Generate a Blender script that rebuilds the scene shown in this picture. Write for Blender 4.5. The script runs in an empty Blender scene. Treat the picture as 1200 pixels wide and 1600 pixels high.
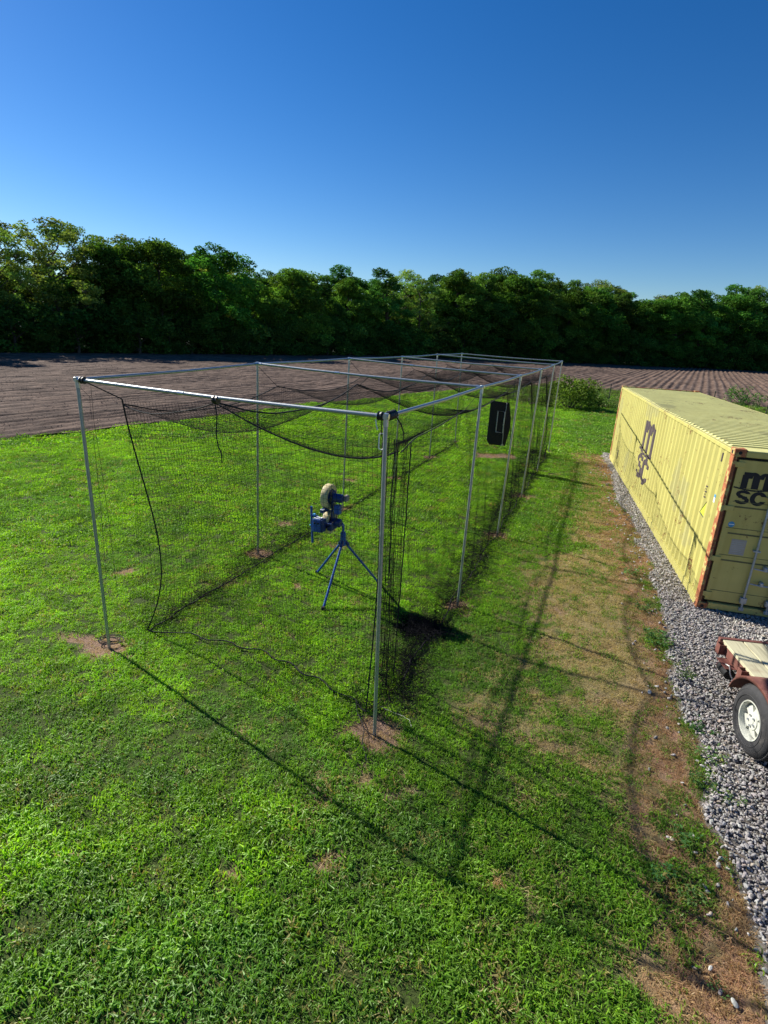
import bpy, bmesh, math, random
import numpy as np
from mathutils import Vector, Matrix, Euler
rng = np.random.default_rng(7)
random.seed(7)
S = bpy.context.scene
COL = S.collection

# ------------------------------------------------------------------ camera
F_PX, PITCH, ROLL, CAM_H = 861.95, .3144, -.0528, 3.958      # focal length in pixels of a 1200x1600 frame
cam_d = bpy.data.cameras.new('camera'); cam = bpy.data.objects.new('camera', cam_d); COL.objects.link(cam)
cam_d.sensor_fit = 'VERTICAL'; cam_d.sensor_height = 24; cam_d.lens = F_PX / 1600 * 24
cam_d.clip_start = .05; cam_d.clip_end = 6000
_c, _s = math.cos(PITCH), math.sin(PITCH)
_fwd = Vector((0, _c, -_s)); _up = Vector((0, _s, _c)); _rt = Vector((1, 0, 0))
_cr, _sr = math.cos(ROLL), math.sin(ROLL)
_X = _cr * _rt - _sr * _up; _Y = _sr * _rt + _cr * _up; _Z = -_fwd
cam.matrix_world = Matrix(((_X.x, _Y.x, _Z.x, 0), (_X.y, _Y.y, _Z.y, 0), (_X.z, _Y.z, _Z.z, CAM_H), (0, 0, 0, 1)))
S.camera = cam
S.render.resolution_x, S.render.resolution_y = 768, 1024

# ------------------------------------------------------------------ sky, sun, exposure
SUN_EL = math.radians(34); LX, LY = .814, -.581              # the way the light travels over the ground
W = bpy.data.worlds.new('World'); S.world = W; W.use_nodes = True
wn = W.node_tree; wn.nodes.clear()
sky = wn.nodes.new('ShaderNodeTexSky'); sky.sky_type = 'NISHITA'; sky.sun_disc = False
sky.sun_elevation = SUN_EL; sky.sun_rotation = math.atan2(-LX, -LY)
sky.altitude = 300; sky.air_density = 1.0; sky.dust_density = .15; sky.ozone_density = 4.5
bg = wn.nodes.new('ShaderNodeBackground'); bg.inputs[1].default_value = .050
wo = wn.nodes.new('ShaderNodeOutputWorld')
hsn = wn.nodes.new('ShaderNodeHueSaturation'); hsn.inputs['Saturation'].default_value = 1.25; hsn.inputs['Value'].default_value = .92; hsn.inputs['Hue'].default_value = .506; gmn = wn.nodes.new('ShaderNodeGamma'); gmn.inputs[1].default_value = 1.12; wn.links.new(sky.outputs[0], gmn.inputs[0]); wn.links.new(gmn.outputs[0], hsn.inputs['Color']); wn.links.new(hsn.outputs[0], bg.inputs[0]); wn.links.new(bg.outputs[0], wo.inputs[0])
sl = bpy.data.lights.new('sun', 'SUN'); sl.energy = 4.8; sl.angle = math.radians(.53); sl.color = (1, .95, .86)
sun = bpy.data.objects.new('sun', sl); COL.objects.link(sun); sun.location = (-20, 15, 30)
sun.rotation_euler = Vector((LX * math.cos(SUN_EL), LY * math.cos(SUN_EL), -math.sin(SUN_EL))).to_track_quat('-Z', 'Y').to_euler()
S.view_settings.view_transform = 'Standard'; S.view_settings.look = 'None'
S.view_settings.exposure = 0.97; S.view_settings.gamma = 1; S.view_settings.use_curve_mapping = False
S.cycles.max_bounces = 6; S.cycles.transparent_max_bounces = 8

# ------------------------------------------------------------------ helpers
def project(x, y, z):
    X, Y, Zc = x, y, z - CAM_H
    dep = Y * _c - Zc * _s
    dep = np.where(dep > .05, dep, np.nan)
    u = X / dep; v = (Y * _s + Zc * _c) / dep
    return 600 + F_PX * (u * _cr - v * _sr), 800 - F_PX * (u * _sr + v * _cr), dep
def ray(px, py):
    uu = (px - 600) / F_PX; vv = (800 - py) / F_PX
    u = uu * _cr + vv * _sr; v = -uu * _sr + vv * _cr
    return np.array([u, v * _s + _c, v * _c - _s])
def at_height(px, py, z=0.):
    d = ray(px, py); return np.array([0, 0, CAM_H]) + d * ((z - CAM_H) / d[2])
def in_view(x, y, z=0, m=110):
    px, py, dep = project(x, y, z)
    with np.errstate(invalid='ignore'):
        return (px > -m) & (px < 1200 + m) & (py > -m) & (py < 1600 + m) & (dep > 0)

def _hash(ix, iy, seed):
    h = (ix.astype(np.int64) * 374761393 + iy.astype(np.int64) * 668265263 + seed * 1442695041) & 0x7fffffff
    h = ((h ^ (h >> 13)) * 1274126177) & 0x7fffffff
    return ((h ^ (h >> 16)) & 0xffff) / 65535.
def vnoise(x, y, seed=0):
    x = np.asarray(x, float); y = np.asarray(y, float)
    ix = np.floor(x); iy = np.floor(y); fx = x - ix; fy = y - iy
    fx = fx * fx * (3 - 2 * fx); fy = fy * fy * (3 - 2 * fy)
    a = _hash(ix, iy, seed); b = _hash(ix + 1, iy, seed); c = _hash(ix, iy + 1, seed); d = _hash(ix + 1, iy + 1, seed)
    return (a * (1 - fx) + b * fx) * (1 - fy) + (c * (1 - fx) + d * fx) * fy
def fbm(x, y, sc, seed=0, oc=4):
    x = np.asarray(x, float); y = np.asarray(y, float)
    r = 0; a = 1; t = 0
    for o in range(oc):
        ca, sa = math.cos(.6 * o), math.sin(.6 * o)
        r = r + a * vnoise((x * ca - y * sa) / sc + 17 * o, (x * sa + y * ca) / sc + 5 * o, seed + o); t += a; a *= .55; sc *= .5
    return r / t
def sstep(a, b, x):
    t = np.clip((np.asarray(x, float) - a) / (b - a), 0, 1); return t * t * (3 - 2 * t)

def tag(o, label=None, cat=None, group=None, kind=None):
    if label: o['label'] = label
    if cat: o['category'] = cat
    if group: o['group'] = group
    if kind: o['kind'] = kind
    return o
def empty(name, loc=(0, 0, 0), rz=0, label=None, cat=None, group=None):
    o = bpy.data.objects.new(name, None); COL.objects.link(o); o.location = loc; o.rotation_euler = (0, 0, rz)
    o.empty_display_size = .2
    return tag(o, label, cat, group)
def link(name, me, parent=None, mat=None):
    o = bpy.data.objects.new(name, me); COL.objects.link(o)
    if mat is not None and not me.materials: me.materials.append(mat)
    if parent is not None: o.parent = parent
    return o
def np_mesh(name, v, f, smooth=False):
    """v (n,3), f (m,3|4) arrays"""
    me = bpy.data.meshes.new(name); v = np.ascontiguousarray(v, dtype=np.float32); f = np.ascontiguousarray(f, dtype=np.int32)
    k = f.shape[1]
    me.vertices.add(len(v)); me.vertices.foreach_set('co', v.ravel())
    me.loops.add(f.size); me.loops.foreach_set('vertex_index', f.ravel())
    me.polygons.add(len(f)); me.polygons.foreach_set('loop_start', np.arange(0, f.size, k, dtype=np.int32))
    me.polygons.foreach_set('use_smooth', np.full(len(f), smooth))
    me.update(calc_edges=True); return me
def set_col(me, name, c, domain='POINT'):
    a = me.attributes.new(name, 'FLOAT_COLOR', domain)
    c = np.asarray(c, dtype=np.float32); c4 = np.ones((len(c), 4), np.float32); c4[:, :3] = c
    a.data.foreach_set('color', c4.ravel())

class MB:
    def __init__(s): s.v = []; s.f = []
    def add(s, vs, fs):
        n = len(s.v); s.v += [tuple(v) for v in vs]; s.f += [tuple(i + n for i in f) for f in fs]; return s
    def box(s, a, b, bev=0):
        (x0, y0, z0), (x1, y1, z1) = a, b
        if bev:
            bm = bmesh.new(); bmesh.ops.create_cube(bm, size=1)
            for v in bm.verts: v.co = Vector((x0 + (v.co.x + .5) * (x1 - x0), y0 + (v.co.y + .5) * (y1 - y0), z0 + (v.co.z + .5) * (z1 - z0)))
            bmesh.ops.bevel(bm, geom=bm.edges[:], offset=bev, segments=1, affect='EDGES')
            bm.verts.index_update(); s.add([v.co.copy() for v in bm.verts], [[v.index for v in f.verts] for f in bm.faces]); bm.free(); return s
        return s.add([(x0, y0, z0), (x1, y0, z0), (x1, y1, z0), (x0, y1, z0), (x0, y0, z1), (x1, y0, z1), (x1, y1, z1), (x0, y1, z1)],
                     [(0, 3, 2, 1), (4, 5, 6, 7), (0, 1, 5, 4), (1, 2, 6, 5), (2, 3, 7, 6), (3, 0, 4, 7)])
    def tube(s, pts, r, n=8, cap=True):
        pts = [Vector(p) for p in pts]; rr = r if hasattr(r, '__len__') else [r] * len(pts)
        ring = []; vs = []; fs = []
        t0 = (pts[1] - pts[0]).normalized(); ref = Vector((0, 0, 1)) if abs(t0.z) < .9 else Vector((1, 0, 0))
        for i, p in enumerate(pts):
            t = (pts[min(i + 1, len(pts) - 1)] - pts[max(i - 1, 0)]).normalized()
            a = t.cross(ref).normalized(); b = t.cross(a).normalized(); ref = -b if False else ref
            for k in range(n):
                w = 2 * math.pi * k / n; vs.append(p + (a * math.cos(w) + b * math.sin(w)) * rr[i])
        for i in range(len(pts) - 1):
            for k in range(n):
                fs.append((i * n + k, i * n + (k + 1) % n, (i + 1) * n + (k + 1) % n, (i + 1) * n + k))
        if cap:
            fs.append(tuple(range(n))); fs.append(tuple((len(pts) - 1) * n + k for k in reversed(range(n))))
        return s.add(vs, fs)
    def lathe(s, prof, n=32, c=(0, 0, 0), axis=Vector((1, 0, 0)), closed=False):
        """prof: list of (along, radius)"""
        ax = Vector(axis).normalized(); ref = Vector((0, 0, 1)) if abs(ax.z) < .9 else Vector((1, 0, 0))
        a = ax.cross(ref).normalized(); b = ax.cross(a).normalized(); c = Vector(c); vs = []; fs = []
        for h, r in prof:
            for k in range(n):
                w = 2 * math.pi * k / n; vs.append(c + ax * h + (a * math.cos(w) + b * math.sin(w)) * r)
        m = len(prof)
        for i in range(m if closed else m - 1):
            for k in range(n):
                j = (i + 1) % m; fs.append((i * n + k, i * n + (k + 1) % n, j * n + (k + 1) % n, j * n + k))
        return s.add(vs, fs)
    def quadstrip(s, rows):
        """rows: list of equal-length vertex rows -> grid"""
        n = len(rows[0]); vs = [p for r in rows for p in r]
        fs = [(i * n + j, i * n + j + 1, (i + 1) * n + j + 1, (i + 1) * n + j) for i in range(len(rows) - 1) for j in range(n - 1)]
        return s.add(vs, fs)
    def mesh(s, name, smooth=None):
        me = bpy.data.meshes.new(name); me.from_pydata(s.v, [], s.f); me.update()
        bm = bmesh.new(); bm.from_mesh(me); bmesh.ops.recalc_face_normals(bm, faces=bm.faces[:]); bm.to_mesh(me); bm.free()
        if smooth is not None:
            me.polygons.foreach_set('use_smooth', [True] * len(me.polygons))
            me.set_sharp_from_angle(angle=math.radians(smooth))
        return me
    def build(s, name, mat, parent=None, smooth=None):
        return link(name, s.mesh(name, smooth), parent, mat)

# ------------------------------------------------------------------ materials
def new_mat(name):
    m = bpy.data.materials.new(name); m.use_nodes = True; nt = m.node_tree; nt.nodes.clear()
    out = nt.nodes.new('ShaderNodeOutputMaterial'); return m, nt, out
def N(nt, t, **kw):
    n = nt.nodes.new(t)
    for k, v in kw.items():
        if k.startswith('_'): setattr(n, k[1:], v)
        else:
            n.inputs[int(k[1:]) if k[0] == 'i' and k[1:].isdigit() else k.replace('_', ' ')].default_value = v
    return n
def ramp(nt, fac, stops):
    r = nt.nodes.new('ShaderNodeValToRGB'); el = r.color_ramp.elements
    while len(el) < len(stops): el.new(.5)
    for e, (p, c) in zip(el, stops): e.position = p; e.color = (*c, 1) if len(c) == 3 else c
    nt.links.new(fac, r.inputs[0]); return r.outputs[0]
def mixc(nt, fac, a, b, mode='MIX'):
    m = nt.nodes.new('ShaderNodeMix'); m.data_type = 'RGBA'; m.blend_type = mode
    for sck, val in ((m.inputs[0], fac), (m.inputs[6], a), (m.inputs[7], b)):
        if hasattr(val, 'is_linked'): nt.links.new(val, sck)
        else: sck.default_value = val if not isinstance(val, tuple) else ((*val, 1) if len(val) == 3 else val)
    return m.outputs[2]
def simple(name, col, rough=.6, metal=0., var=.25, scale=6., bump=0., bscale=80., spec=.4, dirt=None, dirt_scale=3., dirt_amt=(.55, .7), coords='Object'):
    m, nt, out = new_mat(name); L = nt.links.new
    b = N(nt, 'ShaderNodeBsdfPrincipled', Roughness=rough, Metallic=metal); b.inputs['Specular IOR Level'].default_value = spec
    tc = N(nt, 'ShaderNodeTexCoord'); nz = N(nt, 'ShaderNodeTexNoise', Scale=scale, Detail=6., Roughness=.65); L(tc.outputs[coords], nz.inputs[0])
    c = ramp(nt, nz.outputs[0], [(.3, tuple(x * (1 - var) for x in col)), (.7, tuple(min(1, x * (1 + var)) for x in col))])
    if dirt:
        n2 = N(nt, 'ShaderNodeTexNoise', Scale=dirt_scale, Detail=8., Roughness=.7); L(tc.outputs[coords], n2.inputs[0])
        f = ramp(nt, n2.outputs[0], [(dirt_amt[0], (0, 0, 0)), (dirt_amt[1], (1, 1, 1))])
        c = mixc(nt, f, c, dirt)
    L(c, b.inputs[0])
    if bump:
        n3 = N(nt, 'ShaderNodeTexNoise', Scale=bscale, Detail=4.); L(tc.outputs[coords], n3.inputs[0])
        bp = N(nt, 'ShaderNodeBump', Strength=bump, Distance=.01); L(n3.outputs[0], bp.inputs['Height']); L(bp.outputs[0], b.inputs['Normal'])
    L(b.outputs[0], out.inputs[0]); return m
def leafy(name, attr='tint', inst=False, transl=.45, gloss=.12, rough=.45, var_scale=0.0, amt=1.0):
    """thin leaf: diffuse + light coming through, colour from an attribute"""
    m, nt, out = new_mat(name); L = nt.links.new
    a = N(nt, 'ShaderNodeAttribute'); a.attribute_name = attr
    a.attribute_type = 'INSTANCER' if inst else 'GEOMETRY'
    col = a.outputs[0]
    if not inst:
        oi = N(nt, 'ShaderNodeObjectInfo'); 
        hs = N(nt, 'ShaderNodeHueSaturation'); L(col, hs.inputs['Color'])
        mr = N(nt, 'ShaderNodeMapRange'); mr.inputs[3].default_value = .78; mr.inputs[4].default_value = 1.22; L(oi.outputs['Random'], mr.inputs[0]); L(mr.outputs[0], hs.inputs['Value'])
        mh = N(nt, 'ShaderNodeMath', _operation='MULTIPLY'); mh.inputs[1].default_value = 7.31; L(oi.outputs['Random'], mh.inputs[0])
        fr = N(nt, 'ShaderNodeMath', _operation='FRACT'); L(mh.outputs[0], fr.inputs[0])
        m2 = N(nt, 'ShaderNodeMapRange'); m2.inputs[3].default_value = .475; m2.inputs[4].default_value = .52; L(fr.outputs[0], m2.inputs[0]); L(m2.outputs[0], hs.inputs['Hue'])
        col = hs.outputs[0]
    d = N(nt, 'ShaderNodeBsdfDiffuse'); L(col, d.inputs[0])
    t = N(nt, 'ShaderNodeBsdfTranslucent'); 
    tcol = mixc(nt, 1., col, (1.15, 1.15, .55), 'MULTIPLY'); L(tcol, t.inputs[0])
    mx = N(nt, 'ShaderNodeMixShader'); mx.inputs[0].default_value = transl; L(d.outputs[0], mx.inputs[1]); L(t.outputs[0], mx.inputs[2])
    g = N(nt, 'ShaderNodeBsdfGlossy', Roughness=rough); g.inputs[0].default_value = (.5, .55, .45, 1)
    m3 = N(nt, 'ShaderNodeMixShader'); m3.inputs[0].default_value = gloss; L(mx.outputs[0], m3.inputs[1]); L(g.outputs[0], m3.inputs[2])
    L(m3.outputs[0], out.inputs[0]); return m
def ground_mat(name, scale=30., bump=.5, attr='tint', spec=.15):
    m, nt, out = new_mat(name); L = nt.links.new
    a = N(nt, 'ShaderNodeAttribute'); a.attribute_name = attr
    tc = N(nt, 'ShaderNodeTexCoord')
    n1 = N(nt, 'ShaderNodeTexNoise', Scale=scale, Detail=8., Roughness=.7); L(tc.outputs['Object'], n1.inputs[0])
    f = ramp(nt, n1.outputs[0], [(.25, (.45, .45, .45)), (.75, (1.55, 1.55, 1.5))])
    c = mixc(nt, 1., a.outputs[0], f, 'MULTIPLY')
    b = N(nt, 'ShaderNodeBsdfPrincipled', Roughness=.95); b.inputs['Specular IOR Level'].default_value = spec
    L(c, b.inputs[0])
    bp = N(nt, 'ShaderNodeBump', Strength=bump, Distance=.03); L(n1.outputs[0], bp.inputs['Height']); L(bp.outputs[0], b.inputs['Normal'])
    L(b.outputs[0], out.inputs[0]); return m

M = {}
M['steel'] = simple('galvanised_steel', (.36, .39, .40), .42, .7, .12, 14, .15, 200)
M['black_cord'] = simple('black_cord', (.012, .012, .014), .8, 0, .3, 40)
M['tape'] = simple('black_tape', (.010, .010, .011), .45, 0, .2, 40)
M['net'] = simple('black_net_twine', (.007, .007, .009), .9, 0, .2, 3, spec=.08)
M['blue'] = simple('blue_enamel', (.012, .078, .32), .38, 0, .15, 12, 0, spec=.5)
M['dark_blue'] = simple('dark_blue_enamel', (.010, .035, .14), .4, 0, .2, 12)
M['light_blue'] = simple('light_blue_plastic', (.10, .42, .75), .4, 0, .1, 12)
M['cream'] = simple('cream_rubber', (.58, .49, .24), .6, 0, .18, 9, .2, 60, dirt=(.30, .24, .15), dirt_scale=9)
M['white'] = simple('white_paint', (.78, .79, .78), .4, 0, .06, 8)
M['white_rope'] = simple('white_rope', (.72, .73, .70), .8, 0, .1, 30)
M['black_canvas'] = simple('black_canvas', (.012, .012, .014), .85, 0, .3, 10, .2, 60)
M['grey_tape'] = simple('grey_piping', (.42, .42, .42), .7, 0, .1, 20)
M['pale_pipe'] = simple('pale_piping', (.62, .60, .55), .7, 0, .1, 20)

# ------------------------------------------------------------------ cage geometry shared by frame, net and ground
CYAW = .3686
CO = np.array([.0098, 4.679, 0.]); CD = np.array([math.sin(CYAW), math.cos(CYAW), 0.]); CR = np.array([math.cos(CYAW), -math.sin(CYAW), 0.])
CL, CW, CHT = 16.742, 3.633, 3.283
def cage(l, t, z=0.):
    """l: metres right of the right rail (negative = inside), t: metres from the near end"""
    l = np.asarray(l, float); t = np.asarray(t, float); z = np.asarray(z, float)
    p = CO + l[..., None] * CR + t[..., None] * CD; p = np.array(p); p[..., 2] = z; return p
def on_section(px, py, t):
    D = ray(px, py); c = np.array([0, 0, CAM_H]); k = (t - (c - CO) @ CD) / (D @ CD); return c + D * k
R_TOP = [(601, 651), (755, 604), (816, 587), (851, 577.5), (868.5, 569.5), (876.6, 563.6)]
R_BOT = [(586, 1147), (715, 948), (775, 836), (813, 775), (837, 734), (853, 704)]
L_TOP = [(122, 594), (403, 567), (547, 559), (631, 556), (684, 552), (719.5, 552)]
L_BOT = [(172, 1010), (402, 862), None, None, None, None]
poles = []                                                     # (base, top) for right and left pole of each bay
for i in range(6):
    t = CL * i / 5; row = []
    for side, T, B in ((1, R_TOP, R_BOT), (0, L_TOP, L_BOT)):
        m = cage(0 if side else -CW, t, CHT + (.05 if not side else 0)); k = on_section(*T[i], t)
        w = .75 if i < 3 else .45
        top = m * (1 - w) + k * w
        base = cage(0 if side else -CW, t, 0)
        if B[i]: g = at_height(*B[i]); base = base * .25 + g * .75 if i < 2 else base * .6 + g * .4
        base[2] = 0
        row.append((base, top))
    poles.append(row)

# ------------------------------------------------------------------ ground cover masks (what grows where)
GRAVEL_L = np.array([(1.9, -1), (2.45, 1.6), (2.85, 2.82), (2.98, 3.21), (3.14, 3.94), (3.41, 4.67), (3.86, 6.03), (4.47, 7.76), (5.41, 10.92), (6.6, 15.2), (7.94, 19.88), (8.2, 20.6)])
def gravel_edge(y): return np.interp(y, GRAVEL_L[:, 1], GRAVEL_L[:, 0])
def cage_lt(x, y):
    dx = x - CO[0]; dy = y - CO[1]; return dx * CR[0] + dy * CR[1], dx * CD[0] + dy * CD[1]
LUSH = [(4.05, 6.9, .26), (4.0, 6.35, .2), (3.72, 5.6, .16), (3.55, 5.05, .22), (3.38, 4.5, .22), (3.2, 4.1, .2), (2.75, 3.75, .22), (2.55, 3.2, .18), (4.75, 9.0, .3), (4.45, 8.1, .25)]
def lush_mask(x, y):
    r = np.zeros(np.shape(x)); nn = fbm(x, y, .14, 35, 3)
    for a, b, R_ in LUSH: r = np.maximum(r, sstep(R_ * 1.3, R_ * .4, np.hypot(x - a, (y - b) * .7) + (nn - .5) * .25))
    return r
def gravel_mask(x, y):
    """1 on the gravel"""
    e = gravel_edge(y) + (fbm(x, y, .9, 31, 3) - .5) * .5
    m = sstep(-.10, .10, x - e) * sstep(21.3, 20.7, y + .25 * (x - 8) + (fbm(x, y, 1., 33, 3) - .5) * .8)
    return m
FIELD = [(-60, -60), (-26, -3.5), (-12.7, 17.75), (-6.6, 27.5), (-.2, 36.6), (4.4, 43), (10, 49.5), (15, 52.5), (19.8, 50.5), (27, 43.8), (38, 36), (80, 20)]
def field_dist(x, y):
    """signed distance-like value: > 0 on the tilled field"""
    P = np.array(FIELD, float); best = np.full(np.shape(x), 1e9); sgn = np.zeros(np.shape(x))
    for a, b in zip(P[:-1], P[1:]):
        ab = b - a; t = np.clip(((x - a[0]) * ab[0] + (y - a[1]) * ab[1]) / (ab @ ab), 0, 1)
        dx = x - a[0] - t * ab[0]; dy = y - a[1] - t * ab[1]; d = np.hypot(dx, dy)
        cr = ab[0] * dy - ab[1] * dx
        upd = d < best; sgn = np.where(upd, np.sign(cr), sgn); best = np.where(upd, d, best)
    return best * sgn + (fbm(x, y, 2.2, 51, 3) - .5) * 1.2
SPOTS = [(-.26, 3.29, .10), (-2.09, 11.02, .20), (-4.16, 8.28, .20), (.15, 3.75, .06), (-1.0, 3.1, .05), (-3.3, 14.0, .15), (-1.0, 14.8, .25)]
def masks(x, y):
    l, t = cage_lt(x, y)
    n1 = fbm(x, y, 1.6, 1, 4); n2 = fbm(x, y, .45, 11, 4); n3 = fbm(x, y, .16, 21, 3); n4 = fbm(x, y, 4.5, 71, 3)
    bare = sstep(.60, .70, n2 * .6 + n1 * .25 + n3 * .15) * .5 * sstep(.45, .7, n4) + sstep(.69, .75, n2) * .5
    for i in range(6):
        for b, tp in poles[i]:
            r = np.hypot((x - b[0]) / 1.25, y - b[1]); R = .21 if i == 0 else .2 if i < 2 else .22
            bare = np.maximum(bare, sstep(R + .10, R - .06, r + (n2 - .5) * .22 + (n3 - .5) * .15) * 1.3)
    b0 = poles[0][1][0]
    bare = np.maximum(bare, sstep(.12, .03, np.abs(y - b0[1] - .12 + .1 * (x - b0[0])) + (n2 - .5) * .16) * sstep(.0, -.3, x - b0[0]) * sstep(-1.0, -.5, x - b0[0]))
    for sx, sy, R in SPOTS:
        r = np.hypot(x - sx, y - sy); bare = np.maximum(bare, sstep(R * 1.3, R * .5, r + (n2 - .5) * .25 + (n3 - .5) * .18) * .9)
    # worn grey rectangle at the batter's end
    bx, by = x - 3.83, y - 19.2
    bare = np.maximum(bare, sstep(.16, .02, np.maximum(np.abs(bx * .99 - by * .1) - .6, np.abs(by + bx * -.15) - .32) + (n3 - .5) * .1) * 1.3)
    # strip between cage and gravel
    ge = gravel_edge(y); dg = ge - x
    strip = sstep(.2, 1.7, l + (n1 - .5) * 1.4) * sstep(21.5, 17, t) 
    near = sstep(4.2, 5.6, y + (n1 - .5) * 2.5)                        # the lush end close to the camera
    dirt = sstep(.95, .20, dg + (n2 - .5) * .8 + (n1 - .5) * .7) * sstep(20.9, 20.4, y)
    yel = strip * sstep(.44, .54, n2 * .5 + n1 * .3 + n3 * .2 + .04 * near) * (.30 + .70 * near) * (1 - .75 * sstep(13., 16., y + (n1 - .5) * 5))
    yel = np.maximum(yel, sstep(.5, 0, dg - (.45 + .45 * near) + (n2 - .5) * 1.2) * .8 * sstep(20.9, 20.4, y) * sstep(-2.2, .2, l))
    diag = sstep(.5, .05, np.abs((y - 4.9) + .60 * (x - 1.4)) + (n2 - .5) * .9) * sstep(.7, 1.2, x) * .75   # trodden brown band running to the gravel
    yel = np.maximum(yel, diag)
    bare = np.maximum(bare, np.maximum(dirt * sstep(.30, .62, n2 * .5 + n3 * .5), diag * sstep(.48, .62, n2) * .8))
    bare = np.maximum(bare, strip * near * sstep(.60, .72, n2) * .7)
    edge = sstep(-.5, .2, field_dist(x, y) + (n2 - .5) * .7)
    bare = np.maximum(bare, edge)
    clover = sstep(.54, .68, fbm(x, y, 1.1, 81, 3)) * .6
    clover = np.maximum(clover, sstep(.5, .15, np.hypot((x - .46), (y - 3.5) * 1.6) + (n2 - .5) * .3))
    clover = np.maximum(clover, .8 * sstep(.55, .2, np.hypot((x + 1.7), (y - 4.9)) + (n2 - .5) * .3))
    red = dirt; lu = lush_mask(x, y); bare = bare * (1 - .8 * lu); yel = yel * (1 - .8 * lu)
    return np.clip(bare, 0, 1), np.clip(yel, 0, 1), np.clip(clover, 0, 1), np.clip(red, 0, 1), n1, n2, n3, n4
def ground_z(x, y):
    return (fbm(x, y, 2.5, 5, 3) - .5) * .05 + (fbm(x, y, .35, 6, 3) - .5) * .03

# ------------------------------------------------------------------ setting: ground, lawn, field, gravel
far = MB(); far.add([(-3000, -200, -.35), (3000, -200, -.35), (3000, 4000, -.35), (-3000, 4000, -.35)], [(0, 1, 2, 3)])
M['far'] = simple('rough_ground', (.030, .038, .014), .95, 0, .4, .05)
tag(far.build('ground', M['far']), kind='structure')

def axis(a0, a1, fine0, fine1, d0, g, dmax):
    mid = list(np.arange(fine0, fine1, d0)); lo = [fine0]; d = d0
    while lo[-1] > a0: d = min(dmax, d * g); lo.append(lo[-1] - d)
    hi = [mid[-1]]; d = d0
    while hi[-1] < a1: d = min(dmax, d * g); hi.append(hi[-1] + d)
    return np.array(lo[:0:-1] + mid + hi[1:])
def grid_mesh(name, X, Y, Z, keep):
    ny, nx = X.shape; idx = np.arange(ny * nx).reshape(ny, nx)
    q = np.stack([idx[:-1, :-1], idx[:-1, 1:], idx[1:, 1:], idx[1:, :-1]], -1).reshape(-1, 4)
    kq = keep.ravel()[q].any(1); q = q[kq]
    used = np.unique(q); rm = np.full(ny * nx, -1); rm[used] = np.arange(len(used))
    return np_mesh(name, np.stack([X.ravel(), Y.ravel(), Z.ravel()], -1)[used], rm[q], True), used
xs = axis(-34, 48, -4.5, 6.0, .065, 1.035, .55); ys = axis(-2, 62, 1.8, 12.5, .065, 1.03, .5)
GX, GY = np.meshgrid(xs, ys)
fd = field_dist(GX, GY)
bare, yel, clv, red, n1, n2, n3, n4 = masks(GX, GY)
GZ = ground_z(GX, GY) - .02 * bare
gm = gravel_mask(GX, GY)
GZ = GZ - .06 * sstep(.3, 1., gm) - .12 * sstep(0, 1.2, fd)
me, used = grid_mesh('lawn', GX, GY, GZ, fd < .9)
def lerp(a, b, t): return a * (1 - t[..., None]) + np.array(b) * t[..., None]
soil = lerp(np.ones(GX.shape + (3,)) * np.array([.055, .078, .020]), (.27, .21, .10), yel * .9)
soil = lerp(soil, (.27, .175, .125), bare)
soil = lerp(soil, (.30, .175, .115), red * bare)
soil = lerp(soil, (.16, .115, .095), np.clip(sstep(-.6, .1, fd), 0, 1))
soil *= (.75 + .5 * n3)[..., None]
set_col(me, 'tint', soil.reshape(-1, 3)[used])
M['soil'] = ground_mat('lawn_soil', 45, .8)
tag(link('lawn_soil', me, None, M['soil']), kind='structure')

# tilled field: furrows run away from the camera, to the right
FY = math.radians(28.5); fu = np.array([math.sin(FY), math.cos(FY)]); fv = np.array([fu[1], -fu[0]])
A = np.concatenate([np.arange(-40, 60, .42), np.arange(60, 190, .9)]); B = np.arange(-75, 105, .127)
Bm = np.concatenate([np.arange(-75, -30, .127), np.arange(-30, 45, .127)])
AA, BB = np.meshgrid(A, np.arange(-62, 48, .127))
FX = AA * fu[0] + BB * fv[0]; FYY = AA * fu[1] + BB * fv[1]
EDGE = np.array([(-95, -8), (-66, 28), (-41, 60), (-22, 81), (-1.5, 102.5), (22, 112), (50, 121), (82, 128.5), (125, 138), (170, 145)])
wood_far = np.full(FX.shape, 1e9); wood_sgn = np.zeros(FX.shape)
for a_, b_ in zip(EDGE[:-1], EDGE[1:]):
    ab = b_ - a_; t_ = np.clip(((FX - a_[0]) * ab[0] + (FYY - a_[1]) * ab[1]) / (ab @ ab), 0, 1); dx, dy = FX - a_[0] - t_ * ab[0], FYY - a_[1] - t_ * ab[1]
    d_ = np.hypot(dx, dy); u_ = d_ < wood_far; wood_sgn = np.where(u_, np.sign(ab[0] * dy - ab[1] * dx), wood_sgn); wood_far = np.where(u_, d_, wood_far)
keep = (field_dist(FX, FYY) > -.3) & (wood_far * wood_sgn < .5) & in_view(FX, FYY, 0, 260)
ph = BB / .76 + .12 * (fbm(FX, FYY, 9., 91, 2) - .5)
fz = .04 * np.cos(2 * math.pi * ph) - .07 * sstep(.35, .75, fbm(FX * fv[0] + FYY * fv[1], (FX * fu[0] + FYY * fu[1]) * .05, .5, 97, 2)) * sstep(.2, -.8, np.cos(2 * math.pi * ph)) + (fbm(FX, FYY, .45, 92, 3) - .5) * .11 + (fbm(FX, FYY, 14., 93, 2) - .5) * .25 - .02
fz += .02 * (np.floor(ph) % 4 == 0)
me, used = grid_mesh('field', FX, FYY, fz, keep)
fn = fbm(FX, FYY, .5, 94, 3); fn2 = fbm(FX, FYY, 11., 95, 3)
fc = lerp(np.ones(FX.shape + (3,)) * np.array([.092, .060, .046]), (.195, .132, .100), sstep(.35, .7, fn))
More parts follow.
